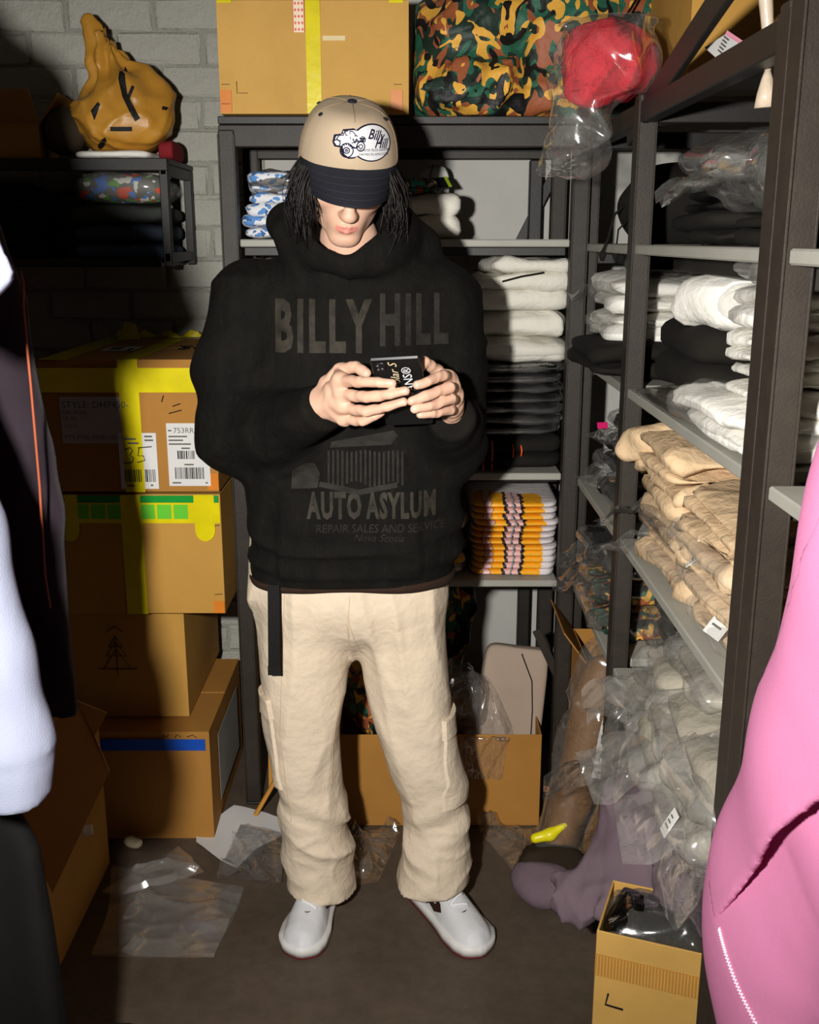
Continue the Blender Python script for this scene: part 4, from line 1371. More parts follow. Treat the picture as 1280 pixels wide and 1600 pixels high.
hm[(ax_ > .014) & (ax_ < .048) & (cen[:, 1] < -.070) & (np.abs(cen[:, 2] - .0235 + .12 * (ax_ - .03) ** 2 / .001 * .03) < .0042)] = 3
head_vf = ([HM @ Vector(p) for p in VH], FH)

# hands: joints placed in the room; every finger its own tapered chain
def J(x, y, Y): return tuple(at(x, y, Y))
RH = {  # the person's right hand, at the left in the photo, back of the hand towards us
    'wrist': J(500, 632, 1.850),
    'index': ([J(531, 594, 1.800), J(563, 597, 1.757), J(592, 598, 1.738), J(612, 599, 1.731)], [.0112, .0100, .0090, .0078]),
    'middle': ([J(533, 616, 1.802), J(574, 621, 1.754), J(611, 616, 1.732), J(634, 611, 1.724)], [.0114, .0102, .0092, .0078]),
    'ring': ([J(535, 637, 1.806), J(572, 643, 1.764), J(606, 636, 1.744), J(631, 628, 1.737)], [.0108, .0096, .0086, .0074]),
    'pinky': ([J(537, 655, 1.815), J(566, 659, 1.783), J(585, 651, 1.775), J(596, 645, 1.778)], [.0098, .0086, .0078, .0068]),
    'thumb': ([J(512, 600, 1.845), J(530, 578, 1.838), J(556, 573, 1.815), J(572, 583, 1.798)], [.0135, .0125, .0108, .0090]),
}
LH = {  # the person's left hand, fingers folded round the right edge of the phone
    'wrist': J(704, 650, 1.905),
    'index': ([J(702, 592, 1.830), J(692, 586, 1.780), J(668, 596, 1.748), J(652, 602, 1.738)], [.0108, .0100, .0090, .0078]),
    'middle': ([J(709, 608, 1.832), J(703, 605, 1.774), J(665, 619, 1.741), J(643, 627, 1.730)], [.0110, .0102, .0092, .0078]),
    'ring': ([J(710, 624, 1.838), J(706, 623, 1.780), J(671, 635, 1.747), J(648, 639, 1.736)], [.0106, .0096, .0087, .0074]),
    'pinky': ([J(708, 640, 1.850), J(704, 640, 1.800), J(676, 647, 1.764), J(657, 648, 1.752)], [.0098, .0088, .0079, .0068]),
    'thumb': ([J(700, 612, 1.868), J(684, 580, 1.850), J(664, 566, 1.818), J(648, 584, 1.796)], [.0135, .0120, .0104, .0086]),
}
def f_hand(H, elbow):
    fing = ('index', 'middle', 'ring', 'pinky')
    def f(X, Y, Z):
        palm = None
        for k in fing:
            a = H[k][0][0]
            e = s_caps(X, Y, Z, H['wrist'], a, .0170, .0128)
            palm = e if palm is None else smin(palm, e, .012)
        palm = smin(palm, s_caps(X, Y, Z, H['wrist'], H['thumb'][0][0], .016, .0145), .012)
        palm = smin(palm, s_caps(X, Y, Z, H['thumb'][0][1], H['index'][0][0], .010, .010), .014)
        ms = np.mean([H[k][0][0] for k in fing], axis=0)
        palm = smin(palm, s_caps(X, Y, Z, tuple(np.array(H['wrist']) * .5 + ms * .5), tuple(ms), .018, .015), .014)
        d = palm
        for k in fing + ('thumb',):
            pts, rs = H[k]
            rs = [q * .95 for q in rs]
            c = s_chain(X, Y, Z, pts, rs, .0008)
            fade = np.sqrt((X - pts[0][0]) ** 2 + (Y - pts[0][1]) ** 2 + (Z - pts[0][2]) ** 2)
            d = np.where(fade < .022, smin(d, c, .007), smin(d, c, .0025))
            p, b = pts[0], pts[1]
            d = smin(d, np.sqrt((X - p[0]) ** 2 + (Y - p[1] + .002) ** 2 + (Z - p[2]) ** 2) - rs[0] * .92, .006)
        d = smin(d, s_caps(X, Y, Z, H['wrist'], elbow, .0235, .030), .018)
        return d - .0006 * wav(X, Y, Z, 260, 3, 1)
    return f
RE, LE = (-.335, 2.06, 1.14), (.062, 2.07, 1.13)
hands = []
for H, E in ((RH, RE), (LH, LE)):
    allp = np.array([H['wrist']] + [p for k in H if k != 'wrist' for p in H[k][0]])
    w = Vector(H['wrist']); e = Vector(E); q = w + (e - w).normalized() * .05
    lo = np.minimum(allp.min(0), np.array(q)) - .03; hi = np.maximum(allp.max(0), np.array(q)) + .03
    hands.append(surfnet(f_hand(H, tuple(q)), lo, hi, .0018))

# body inside the clothes, one surface with the neck and arms
def f_body(X, Y, Z):
    A = np.abs(X - PX)
    d = s_ell(X, Y, Z, (PX, 2.10, 1.27), (.165, .105, .20))
    d = smin(d, s_ell(X, Y, Z, (PX, 2.10, .95), (.155, .10, .14)), .06)
    d = smin(d, s_caps(X, Y, Z, (PX - .15, 2.10, 1.385), (PX + .15, 2.10, 1.385), .05, .05), .04)
    d = smin(d, s_caps(X, Y, Z, (PX, 2.09, 1.38), (-.114, 2.045, 1.50), .056, .056), .03)
    d = smin(d, s_chain(X, Y, Z, [(-.30, 2.10, 1.375), RE, RH['wrist']], [.05, .042, .026], .02), .03)
    d = smin(d, s_chain(X, Y, Z, [(.06, 2.10, 1.375), LE, LH['wrist']], [.05, .042, .026], .02), .03)
    for pts in (LEG_R, LEG_L):
        d = smin(d, s_chain(X, Y, Z, [(p[0], p[1], p[2]) for p in pts], [.078, .055, .042, .036], .03), .04)
    return d
LEG_R = [(-.205, 2.10, .88), (-.232, 2.07, .48), (-.217, 2.12, .22), (-.213, 2.135, .08)]
LEG_L = [(-.035, 2.10, .88), (.016, 2.07, .48), (.046, 2.12, .22), (.040, 2.125, .08)]
body_vf = surfnet(f_body, (-.43, 1.80, .02), (.15, 2.26, 1.53), .011)

pb = MB()
pb.surf(body_vf, 0)
pb.add(head_vf[0], head_vf[1], [int(v) for v in hm], None, True)
def nail_mats(VF, H):
    C = np.array([np.asarray(VF[0])[list(q)].mean(0) for q in VF[1]]); m = np.zeros(len(C), int)
    for k in H:
        if k == 'wrist': continue
        pts = H[k][0]; tip = np.array(pts[3]); ax = tip - np.array(pts[2]); ax /= np.linalg.norm(ax)
        back = np.array([0, -1, .25]); back -= ax * back.dot(ax); back /= np.linalg.norm(back)
        rel = C - tip; s_ = rel @ ax; b = rel @ back; lat = np.linalg.norm(rel - np.outer(s_, ax) - np.outer(b, back), axis=1)
        m[(s_ > -.0065) & (s_ < .0060) & (b > H[k][1][3] * .62) & (lat < .0048)] = 2
    return m.tolist()
for VF, H in zip(hands, (RH, LH)):
    pb.add(VF[0].tolist(), VF[1], nail_mats(VF, H), None, True)
person = pb.build('person', [SKIN, LIP, NAIL, BROW], None, origin=(PX, 2.1, 0))
tag(person, 'person in black hoodie, beige trousers and beige cap looking down at a phone', 'person')

# ---- hoodie
CREASE = 1.0
def f_hoodie(X, Y, Z):
    zk = np.array([.80, .84, .90, 1.00, 1.12, 1.25, 1.36, 1.43, 1.50])
    wk = np.array([.210, .213, .219, .222, .222, .220, .212, .175, .10])
    dk = np.array([.138, .141, .145, .146, .142, .136, .124, .100, .07])
    ck = np.array([-.120, -.120, -.118, -.114, -.112, -.112, -.114, -.116, -.116])
    w = np.interp(Z, zk, wk).astype(np.float32); dd = np.interp(Z, zk, dk).astype(np.float32); c = np.interp(Z, zk, ck).astype(np.float32)
    e = np.sqrt(np.abs((X - c) / w) ** 2.5 + np.abs((Y - 2.085) / dd) ** 2.5 + 1e-9) ** .8
    d = (e - 1) * .12
    d = smax(d, .822 - .05 * np.abs(X - PX) ** 1.5 - Z, .015); d = smax(d, Z - 1.475, .03)
    d = smin(d, s_caps(X, Y, Z, (-.30, 2.10, 1.375), (.055, 2.10, 1.375), .078, .078), .05)
    ra = s_chain(X, Y, Z, [(-.318, 2.10, 1.365), (-.350, 2.085, 1.24), (-.345, 2.05, 1.125)], [.080, .079, .076], .03)
    w1 = np.array(RH['wrist'])
    fr = s_chain(X, Y, Z, [(-.345, 2.05, 1.125), (-.262, 1.965, 1.150), tuple(w1 + np.array([.012, -.012, .000]))], [.076, .066, .046], .03)
    ra = smin(ra, fr, .03)
    w2 = np.array(LH['wrist'])
    la = s_chain(X, Y, Z, [(.058, 2.10, 1.365), (.072, 2.09, 1.24), (.074, 2.06, 1.115)], [.082, .078, .072], .03)
    la = smin(la, s_chain(X, Y, Z, [(.074, 2.06, 1.115), (.075, 1.985, 1.15), tuple(w2 + np.array([.004, -.035, .004]))], [.072, .062, .044], .03), .03)
    d = smin(d, ra, .035); d = smin(d, la, .035)
    # sleeve cuffs end at the wrists
    for wr, el, ce in ((w1, np.array([-.262, 1.965, 1.150]), .012), (w2, np.array([.075, 1.985, 1.15]), .026)):
        a = (wr - el) / np.linalg.norm(wr - el)
        pl = (X - wr[0]) * a[0] + (Y - wr[1]) * a[1] + (Z - wr[2]) * a[2]
        near = np.sqrt((X - wr[0]) ** 2 + (Y - wr[1]) ** 2 + (Z - wr[2]) ** 2)
        d = np.where(near < .085, smax(d, pl - ce, .008), d)
    # hood heaped round the neck, open at the front
    th = np.arctan2(X - (-.114), -(Y - 2.045))
    R = np.sqrt((X + .114) ** 2 + (Y - 2.045) ** 2)
    back = (1 - np.cos(th)) / 2
    zr = 1.468 + .032 * back + .018 * np.abs(np.sin(th))
    tube = .036 + .018 * back
    ring = np.sqrt((R - (.080 + .018 * back)) ** 2 + ((Z - zr) / 1.35) ** 2) - tube
    d = smin(d, ring, .025)
    hood = s_chain(X, Y, Z, [(-.236, 2.10, 1.528), (-.16, 2.17, 1.525), (-.05, 2.17, 1.515), (.02, 2.11, 1.485)], [.040, .055, .055, .042], .03)
    hood = smin(hood, s_caps(X, Y, Z, (-.240, 2.03, 1.515), (-.205, 2.02, 1.45), .022, .035), .03)
    d = smin(d, hood, .03)
    # neck opening
    d = smax(d, -s_chain(X, Y, Z, [(-.114, 2.055, 1.46), (-.114, 1.99, 1.535), (-.114, 1.95, 1.62)], [.046, .058, .070], .02), .015)
    d = smax(d, -s_caps(X, Y, Z, (-.110, 1.93, 1.488), (-.110, 1.91, 1.545), .006, .048), .02)
    # pouch pocket and hem rib
    pk = np.maximum(np.maximum(np.abs(X + .118) - (.135 - .10 * np.clip(Z - .94, 0, .1)), np.abs(Z - .945) - .085), np.maximum(Y - 2.0, 1.85 - Y))
    d = d - .006 * np.clip(1 - np.maximum(pk, 0) / .012, 0, 1)
    hem = np.clip((.872 - Z) / .01, 0, 1)
    d = d + .002 * hem
    # folds
    fold = wav(X, Y, Z * .8, 17, 77, 2)
    d = d - .0065 * fold * (1 - .6 * hem)
    arm = np.exp(-((np.minimum(ra, la)) / .03) ** 2)
    d = d - .0075 * arm * (ridge(X * .7, Y, Z * 1.3, 19, 41, 2) - .35)
    d = d - .0085 * np.exp(-((Z - .915) / .055) ** 2) * (ridge(X * .35, Y * .35, Z * 1.6, 26, 19, 2) - .35)
    d = d - .006 * np.exp(-((np.abs(X - PX) - .15) / .07) ** 2 - ((Z - 1.28) / .1) ** 2) * (ridge(X, Y, Z, 22, 43, 2) - .35)
    return d
hood_vf = surfnet(f_hoodie, (-.50, 1.74, .775), (.22, 2.32, 1.63), .0056)
def hoodie_mat():
    m = NT('black_velour'); co = m.coords()
    a = m.noise(m.coords((1, 1, .35)), 30, 5, .7); w = m.noise(co, 800, 2); sc_ = m.noise(m.coords((3, 1, .5)), 55, 3, .7)
    c = m.ramp(a, [(.35, lin(12, 11, 9)), (.75, lin(22, 20, 16))])
    c2 = m.ramp(sc_, [(.62, (0, 0, 0)), (.76, lin(40, 37, 31))])
    ad = m.N('ShaderNodeMix', data_type='RGBA', blend_type='ADD'); ad.inputs[0].default_value = .35
    m.L(c, ad.inputs[6]); m.L(c2, ad.inputs[7]); m.L(ad.outputs[2], m.b.inputs['Base Color'])
    m.L(m.bump(m.noise(co, 45, 4, .6), .35, .01, m.bump(w, .5, .002)), m.b.inputs['Normal'])
    m.b.inputs['Roughness'].default_value = .85; m.b.inputs['Specular IOR Level'].default_value = .12
    return m.mat
VEL = hoodie_mat()
hd = MB().surf(hood_vf).build('hoodie', VEL, person, label='black long sleeved hoodie with tone on tone lettering')
hb = bvh_of(hood_vf)
HEMB = cloth('dark_brown_rib', lin(46, 32, 24), .1, 900, .4)
band_vf = surfnet(lambda X, Y, Z: np.maximum(f_hoodie(X, Y, Z) - .0030, Z - .840 - .006 * np.sin(X * 9)), (-.36, 1.90, .80), (.13, 2.27, .87), .0056)
MB().surf(band_vf).build('hem_band', HEMB, hd, label='dark brown hem band of the hoodie')
PRINT = cloth('worn_black_print', lin(44, 40, 33), .45, 300, .5, .7, 0, 0, 14, 40)
PRINTD = cloth('dim_black_print', lin(33, 30, 26), .4, 300, .5, .7, 0, 0, 14, 40)
def chest(px, py): 
    p = at(px, py, 1.95); return p
def print_text(body, px, py, size, mat, space=1.0, shear=0, sx=1.0, sy=1.0, rz=0, name='lettering', off=.0014, bold=0.0):
    V, F = font_mesh(body, size, shear, 0, 'LEFT', space, bold)
    o = chest(px, py)
    M = frame((o.x, 1.80, o.z), (1, 0, 0), (0, -1, .0)) @ Matrix.Rotation(rz, 4, 'Z') @ Matrix.Diagonal((sx, sy, 1, 1))
    V, F = refine(V, F, .012)
    VF = drape((V, F), M, hb, off, .9)
    o = MB().add(VF[0], VF[1], 0, None, True).build(name, mat, hd)
    return o
print_text('BILLY', 426, 548, .128, PRINT, 1.2, 0, .50, 1.0, bold=.005)
print_text('HILL', 592, 537, .124, PRINTD, 1.2, 0, .46, 1.0, bold=.005)
print_text('AUTO', 482, 806, .068, PRINT, 1.15, 0, .50, 1.0, bold=.003)
print_text('ASYLUM', 574, 806, .068, PRINT, 1.15, 0, .48, 1.0, bold=.003)
print_text('REPAIR SALES AND SERVICE', 494, 829, .0235, PRINTD, 1.0, .1, .86, 1.0)
print_text('Nova Scotia', 552, 843, .021, PRINTD, 1.0, .4, .95, 1.0)
# tone-on-tone picture: ribbed barn side and car outlines over the pocket
def print_strip(pts, mat, name='print_stripe'):
    M = frame((0, 1.80, 0), (1, 0, 0), (0, -1, 0))
    q = [chest(*p) for p in pts]
    VF = sheet([(v.x, v.z) for v in q], .012)
    VF = drape(VF, M, hb, .0013, .9)
    return MB().add(VF[0], VF[1], 0, None, True).build(name, mat, hd)
for k in range(17):
    x = 512 + k * 7.2
    print_strip([(x, 704 - 3 * math.sin(k)), (x + 3.4, 704), (x + 3.4, 756 + 5 * math.sin(k * .8)), (x, 756 + 5 * math.sin(k * .8))], PRINTD)
for pts in ([(518, 690), (615, 672), (622, 680), (612, 694), (516, 699)], [(456, 735), (478, 722), (492, 724), (500, 740), (496, 762), (455, 764)],
            [(500, 752), (560, 764), (620, 752), (622, 760), (560, 772), (498, 760)]):
    print_strip(pts, PRINTD, 'print_shape')

# ---- trousers
def f_trouser(X, Y, Z):
    def leg(cx, cy, rr, zk):
        c = np.interp(Z, zk, cx).astype(np.float32); cyy = np.interp(Z, zk, cy).astype(np.float32); r = np.interp(Z, zk, rr).astype(np.float32)
        return np.sqrt((X - c) ** 2 + ((Y - cyy) / 1.08) ** 2) - r, np.arctan2(X - c, -(Y - cyy))
    zk = np.array([.03, .09, .16, .24, .34, .48, .62, .74, .90])
    dR, tR = leg(np.array([-.206, -.207, -.209, -.212, -.218, -.228, -.226, -.214, -.205]), np.array([2.115, 2.115, 2.115, 2.11, 2.10, 2.085, 2.085, 2.09, 2.09]), np.array([.083, .079, .080, .077, .072, .078, .091, .104, .115]), zk)
    dL, tL = leg(np.array([.056, .055, .060, .060, .042, .012, -.008, -.024, -.035]), np.array([2.105, 2.105, 2.105, 2.105, 2.10, 2.085, 2.085, 2.09, 2.09]), np.array([.088, .082, .078, .068, .073, .085, .093, .104, .115]), zk)
    k1 = .004 + .10 * np.clip((Z - .58) / .14, 0, 1)
    d = smin(dR, dL, k1)
    # seat
    w = np.interp(Z, [.62, .70, .78, .835, 1.0], [.16, .200, .203, .186, .165]).astype(np.float32); dh = np.interp(Z, [.6, .77, .835, 1], [.135, .135, .118, .10]).astype(np.float32)
    hip = (np.sqrt(np.abs((X + .122) / w) ** 2.4 + np.abs((Y - 2.09) / dh) ** 2.4 + 1e-9) ** .83 - 1) * .125
    hip = smax(hip, .70 - Z, .14)
    d = smin(d, hip, .04)
    # ankles: cloth stacked in uneven diagonal folds, knees pulled
    for dl, th, s, cx in ((dR, tR, 1.0, -.21), (dL, tL, 2.3, .055)):
        near = np.exp(-(dl / .04) ** 2)
        xx = X - cx
        ank = np.exp(-((Z - .19) / .075) ** 2)
        d = d - near * ank * .014 * (ridge(xx * .55 + .22 * Z * math.sin(s), Y * .6, Z * 1.25, 21, int(s * 10), 2.2) - .35)
        d = d - near * np.exp(-((Z - .27) / .05) ** 2) * .005 * np.sin(Z * 60 + xx * 40 * (1 if s < 2 else -1) + s)
        kn = np.exp(-((Z - .42) / .13) ** 2)
        d = d - near * kn * .010 * (ridge(xx * .9 + .5 * Z, Y * .7, Z * .8 - xx * .3, 15, int(s * 20), 2.4) - .35)
        d = d - near * .0035 * np.sin(th * 3 + Z * 6 + s) * np.clip((Z - .25) / .1, 0, 1) * np.clip((.75 - Z) / .1, 0, 1)
    d = d - .0075 * np.exp(-((Z - .72) / .16) ** 2) * (ridge(X * 1.3 + .5 * Z * np.sign(X + .12), Y, Z * .6, 19, 12, 2.5) - .3)
    d = d - .0065 * np.clip((Z - .22) / .1, 0, 1) * (ridge(X * 1.5, Y * 1.2, Z * .4 + X * .3, 17, 23, 2.5) - .3)
    d = d - .0035 * wav(X, Y, Z * .6, 22, 5, 2) - .004 * np.clip((.36 - Z) / .1, 0, 1) * (ridge(X, Y, Z * 1.6, 34, 61, 3) - .25)
    hemz = .062 + .018 * np.cos(tR * 1.0) * 0 + .16 * np.clip(Y - 2.06, -.06, .2) * -.25
    d = np.maximum(d, np.where(X < -.08, .058 - Z + .20 * (2.115 - Y) * .35 - .12 * (X + .206), .078 - Z + .20 * (2.105 - Y) * .35 + .10 * (X - .056)))
    d = np.maximum(d, Z - .93)
    return d
trouser_vf = surfnet(f_trouser, (-.36, 1.92, .02), (.18, 2.27, .95), .0056)
TWILL = cloth('beige_twill', lin(206, 189, 166), .04, 1100, .3, .9, 0, .25, 20)
tro = MB().surf(trouser_vf).build('trousers', TWILL, person, label='loose beige cargo trousers')
tb = bvh_of(trouser_vf)
STRAP = cloth('black_webbing', lin(20, 19, 18), .1, 600, .5, .7)
P = np.zeros((14, 3, 3))
for i in range(14):
    a = i / 13
    p = at(427.5 + 1 * a, 915 + 139 * a, 1.952 - .004 * math.sin(3 * a))
    for j in range(3): P[i, j] = (p.x + (j - 1) * .0118, p.y, p.z)
mb = MB(); mb.grid(P); P2 = P.copy(); P2[..., 1] += .002; mb.grid(P2, flip=True)
mb.box(P[13, 0, 0] - .0005, P[13, 2, 0] + .0005, P[13, 1, 1] - .0015, P[13, 1, 1] + .003, P[13, 1, 2] - .001, P[13, 1, 2] + .018)
mb.build('belt_strap', STRAP, person, label='black webbing belt end hanging down')
def trouser_patch(poly, M, off, name, lift=.0):
    VF = drape(sheet(poly, .012), M, tb, off, .5)
    # give the patch thickness by a skirt back to the cloth
    n = M.to_3x3() @ Vector((0, 0, 1)); bm = bmesh.new()
    vs = [bm.verts.new(v) for v in VF[0]]
    for f in VF[1]: bm.faces.new([vs[i] for i in f])
    r = bmesh.ops.extrude_face_region(bm, geom=bm.faces[:])
    for g in r['geom']:
        if isinstance(g, bmesh.types.BMVert): g.co -= n * (off + .002)
    bm.verts.index_update()
    V = [v.co.copy() for v in bm.verts]; F = [tuple(v.index for v in f.verts) for f in bm.faces]; bm.free()
    return MB().add(V, F).build(name, TWILL, tro)
MR = frame((-.45, 2.04, .47), (.34, -1, 0), (-1, -.34, 0))
trouser_patch([(-.075, -.115), (.070, -.115), (.070, .06), (-.075, .06)], MR, .007, 'cargo_pocket')
trouser_patch([(-.080, .055), (.075, .055), (.075, .10), (-.080, .10)], MR, .010, 'pocket_flap')
MLp = frame((.25, 2.05, .42), (.25, 1, 0), (1, -.25, 0))
trouser_patch([(-.07, -.115), (.08, -.115), (.08, .06), (-.07, .06)], MLp, .007, 'cargo_pocket')
trouser_patch([(-.075, .055), (.085, .055), (.085, .10), (-.075, .10)], MLp, .010, 'pocket_flap')
SEAM = cloth('trouser_stitch', lin(192, 168, 138), .05, 900, .2)
def seam(pts, M, name='seam'):
    # a stitched line laid on the cloth
    out = []
    for i in range(len(pts) - 1):
        for t in np.linspace(0, 1, 12, endpoint=(i == len(pts) - 2)):
            out.append((pts[i][0] * (1 - t) + pts[i + 1][0] * t, pts[i][1] * (1 - t) + pts[i + 1][1] * t))
    V, _ = drape((out, []), M, tb, .0004, .6)
    return MB().tube(V, .0008, 5).build(name, SEAM, tro)
MFt = frame((0, 1.90, 0), (1, 0, 0), (0, -1, 0))
def q(px, py):
    p = at(px, py, 1.99); return (p.x, p.z)
seam([q(440, 1060), q(436, 1150), q(446, 1250), q(452, 1300)], MFt)
seam([q(446, 925), q(443, 990), q(440, 1060)], MFt)
seam([q(548, 925), q(546, 960), q(556, 1000), q(564, 1028)], MFt)
seam([q(527, 1110), q(518, 1180), q(515, 1250)], MFt)

# ---- sneakers
SOLEW = plain('sole_white', lin(206, 204, 200), .5, .4)
SOLER = plain('sole_dark_red', lin(110, 34, 34), .6, .3)
LEATHER = plain('white_leather', lin(198, 198, 200), .5, .4, 0, .03, 30, .15, 160)
SWOOSH = plain('dark_brown_mark', lin(46, 26, 18), .5, .3)
_ST = np.linspace(0, 1, 201)
_SW = np.interp(_ST, [0, .03, .12, .3, .5, .7, .85, .94, .985, 1.0], [.012, .026, .034, .035, .040, .049, .048, .036, .018, .004])
_SW = np.concatenate([_SW[:1], np.convolve(np.pad(_SW, 7, mode='reflect', reflect_type='odd'), np.hanning(15) / np.hanning(15).sum(), 'valid')[1:-1], _SW[-1:]])
def shoe_outline(s):
    """Half widths either side of the middle line along the foot, s from heel 0 to toe 1."""
    w = np.interp(s, _ST, _SW)
    off = np.interp(s, [0, .3, .6, .85, 1], [0, 0, .004, .004, 0])
    return w, off
def sneaker(heel, toe, side, tilt=0):
    heel, toe = Vector(heel), Vector(toe)
    L = (toe - heel).length; ang = math.atan2(-(toe - heel).x, (toe - heel).y) + math.pi      # +y runs from toe to heel... heel at y=0, toe at y=-L
    M = Matrix.Translation(heel) @ Matrix.Rotation(math.atan2((toe - heel).x, -(toe - heel).y), 4, 'Z')
    def f_up(X, Y, Z):
        s = np.clip(-Y / L, 0, 1)
        w, off = shoe_outline(s); off = off * side
        top = np.interp(s, [0, .1, .28, .42, .55, .68, .8, .9, 1.0], [.108, .112, .100, .098, .088, .072, .060, .052, .030]).astype(np.float32)
        zz = np.clip(Z / top, 0, 1)
        ww = w * (1 - .50 * zz ** 2.4)
        d = np.abs(X - off) - ww
        d = smax(d, Z - top, .022); d = smax(d, -Y - L * .993, .01); d = smax(d, Y - .002, .008)
        # opening for the leg
        d = smax(d, -s_ell(X, Y, Z, (0, -L * .22, .128), (.026, .062, .045)), .008)
        # toe box overlay edge
        d = d - .0016 * np.clip((np.abs(s - .80) < .0) * 1.0, 0, 1)
        d = d - .0008 * wav(X, Y, Z, 90, 3, 2)
        return np.maximum(d, .018 - Z)
    VF = surfnet(f_up, (-.075, -L - .02, .0), (.075, .02, .125), .0036)
    VFw = ([M @ Vector(p) for p in VF[0]], VF[1])
    sh = MB().surf(VFw).build('sneaker', LEATHER, person, origin=heel, label='white leather low sneaker')
    n = 60; ring = []
    for i in range(n):
        s = .5 - .5 * math.cos(math.pi * i / (n - 1)); w, off = shoe_outline(s); ring.append((off * side + w * 1.07 + .0025, -s * L * 1.012 + .004))
    for i in range(n):
        s = .5 + .5 * math.cos(math.pi * i / (n - 1)); w, off = shoe_outline(s); ring.append((off * side - w * 1.07 - .0025, -s * L * 1.012 + .004))
    def sole(z0, z1, k, name, mat):
        P = np.zeros((len(ring), 5, 3))
        for i, (x, y) in enumerate(ring):
            for j, (zz, kk) in enumerate(((z0, .2), (z0, k), ((z0 + z1) / 2, k * 1.004), (z1, k), (z1, .2))):
                cy = -L / 2
                P[i, j] = M @ Vector((x * kk, cy + (y - cy) * (kk if kk > .5 else kk), zz))
        return MB().grid(P, True).build(name, mat, sh)
    sole(.006, .027, 1.0, 'midsole', SOLEW); sole(0, .006, .985, 'outsole', SOLER)
    bv = bvh_of(VFw)
    for k in range(5):                               # laces across the tongue
        yy = -L * (.47 + .050 * k)
        pts = []
        for t in np.linspace(-1, 1, 9):
            p = M @ Vector((.023 * t * (1 - .05 * k), yy + .006 * t * (1 if k % 2 else -1), .2))
            h = bv.ray_cast(p, Vector((0, 0, -1)), .3)
            pts.append((h[0] if h[0] else p) + Vector((0, 0, .0022)))
        MB().tube(pts, .0036, 6, flat=.6).build('lace', plain('lace_white', lin(222, 222, 222), .8, .1), sh)
    # dark curved tick on both flanks
    for fl in (-1, 1):
        tick = [(.00, .010), (.030, -.004), (.060, .004), (.135, .034), (.070, .014), (.048, .0115), (.030, .014), (.022, .026), (.012, .024)]
        fM = M @ frame((fl * .12, -L * .56, .045), (0, fl * 1.0, 0), (fl, 0, 0))
        pts2 = [(p[0] - .012 if fl > 0 else -(p[0] - .012), p[1] - .004) for p in tick]
        if fl < 0: pts2 = [(p[0] * -1 * -1, p[1]) for p in pts2][::-1]
        VFs = drape(sheet(pts2, .010), fM, bv, .0012, .3)
        MB().add(VFs[0], VFs[1], 0, None, False).build('side_mark', SWOOSH, sh)
    # small mark on the toe
    p = M @ Vector((0, -L * .735, .2)); h = bv.ray_cast(p, Vector((0, 0, -1)), .3)
    if h[0]:
        d = (M.to_3x3() @ Vector((1, 0, 0)))
        MB().tube([h[0] - d * .006 + Vector((0, 0, .001)), h[0] + Vector((0, 0, .0006)), h[0] + d * .007 + Vector((0, 0, .003))], [.0006, .0014, .0005], 5).build('toe_mark', SWOOSH, sh)
    return sh
sneaker((-.196, 2.215, 0), (-.236, 1.935, 0), -1)
sneaker((.012, 2.20, 0), (.160, 1.942, 0), 1)

# ---- cap
CAPB = cloth('khaki_cotton', lin(180, 160, 134), .04, 1200, .35, .9)
NAVY = cloth('navy_twill', lin(32, 33, 40), .10, 1200, .4, .75)
WHT = cloth('patch_white', lin(205, 204, 206), .03, 900, .3)
NAVI = plain('patch_navy', lin(24, 24, 44), .8, .1)
def cap_pt(u, v):
    """u angle round the head (0 front), v 0 rim .. 1 top button."""
    a = math.pi / 2 * v
    r = math.cos(a) ** .54 if v < 1 else 0.0
    zt = math.sin(a) ** 1.05
    fx, fy = .090, .107
    front = max(math.cos(u), 0)
    x = math.sin(u) * fx * r * (1 - .04 * v)
    y = -math.cos(u) * fy * r + .008
    z = .046 + .086 * zt + .008 * front * math.sin(math.pi * min(v * 1.1, 1)) - .012 * (1 - front) * (1 - v) + .004 * (1 - v)
    y -= .010 * front ** 2 * math.sin(math.pi * v)
    k = 1 + .006 * math.exp(-((((u / (math.pi / 3)) + .5) % 1 - .5) / .03) ** 2) * -1
    return Vector((x * k, y * k, z))
nu, nv = 96, 26
P = np.zeros((nu, nv, 3)); 
for i in range(nu):
    for j in range(nv):
        P[i, j] = CM @ cap_pt(2 * math.pi * i / nu, j / (nv - 1))
Pi = P.copy(); c0 = np.array(CM @ Vector((0, 0, .03)))
Pi = c0 + (P - c0) * .97
cm = MB(); cm.grid(P, True); cm.grid(Pi, True, flip=True)
cm.grid(np.stack([P[:, 0], Pi[:, 0]], 1), True, flip=True)
cap = cm.build('cap', CAPB, person, origin=HC, label='beige cap with navy brim and an oval patch')
capbv = BVHTree.FromPolygons([tuple(p) for p in P.reshape(-1, 3)], [(i * nv + j, ((i + 1) % nu) * nv + j, ((i + 1) % nu) * nv + j + 1, i * nv + j + 1) for i in range(nu) for j in range(nv - 1)])
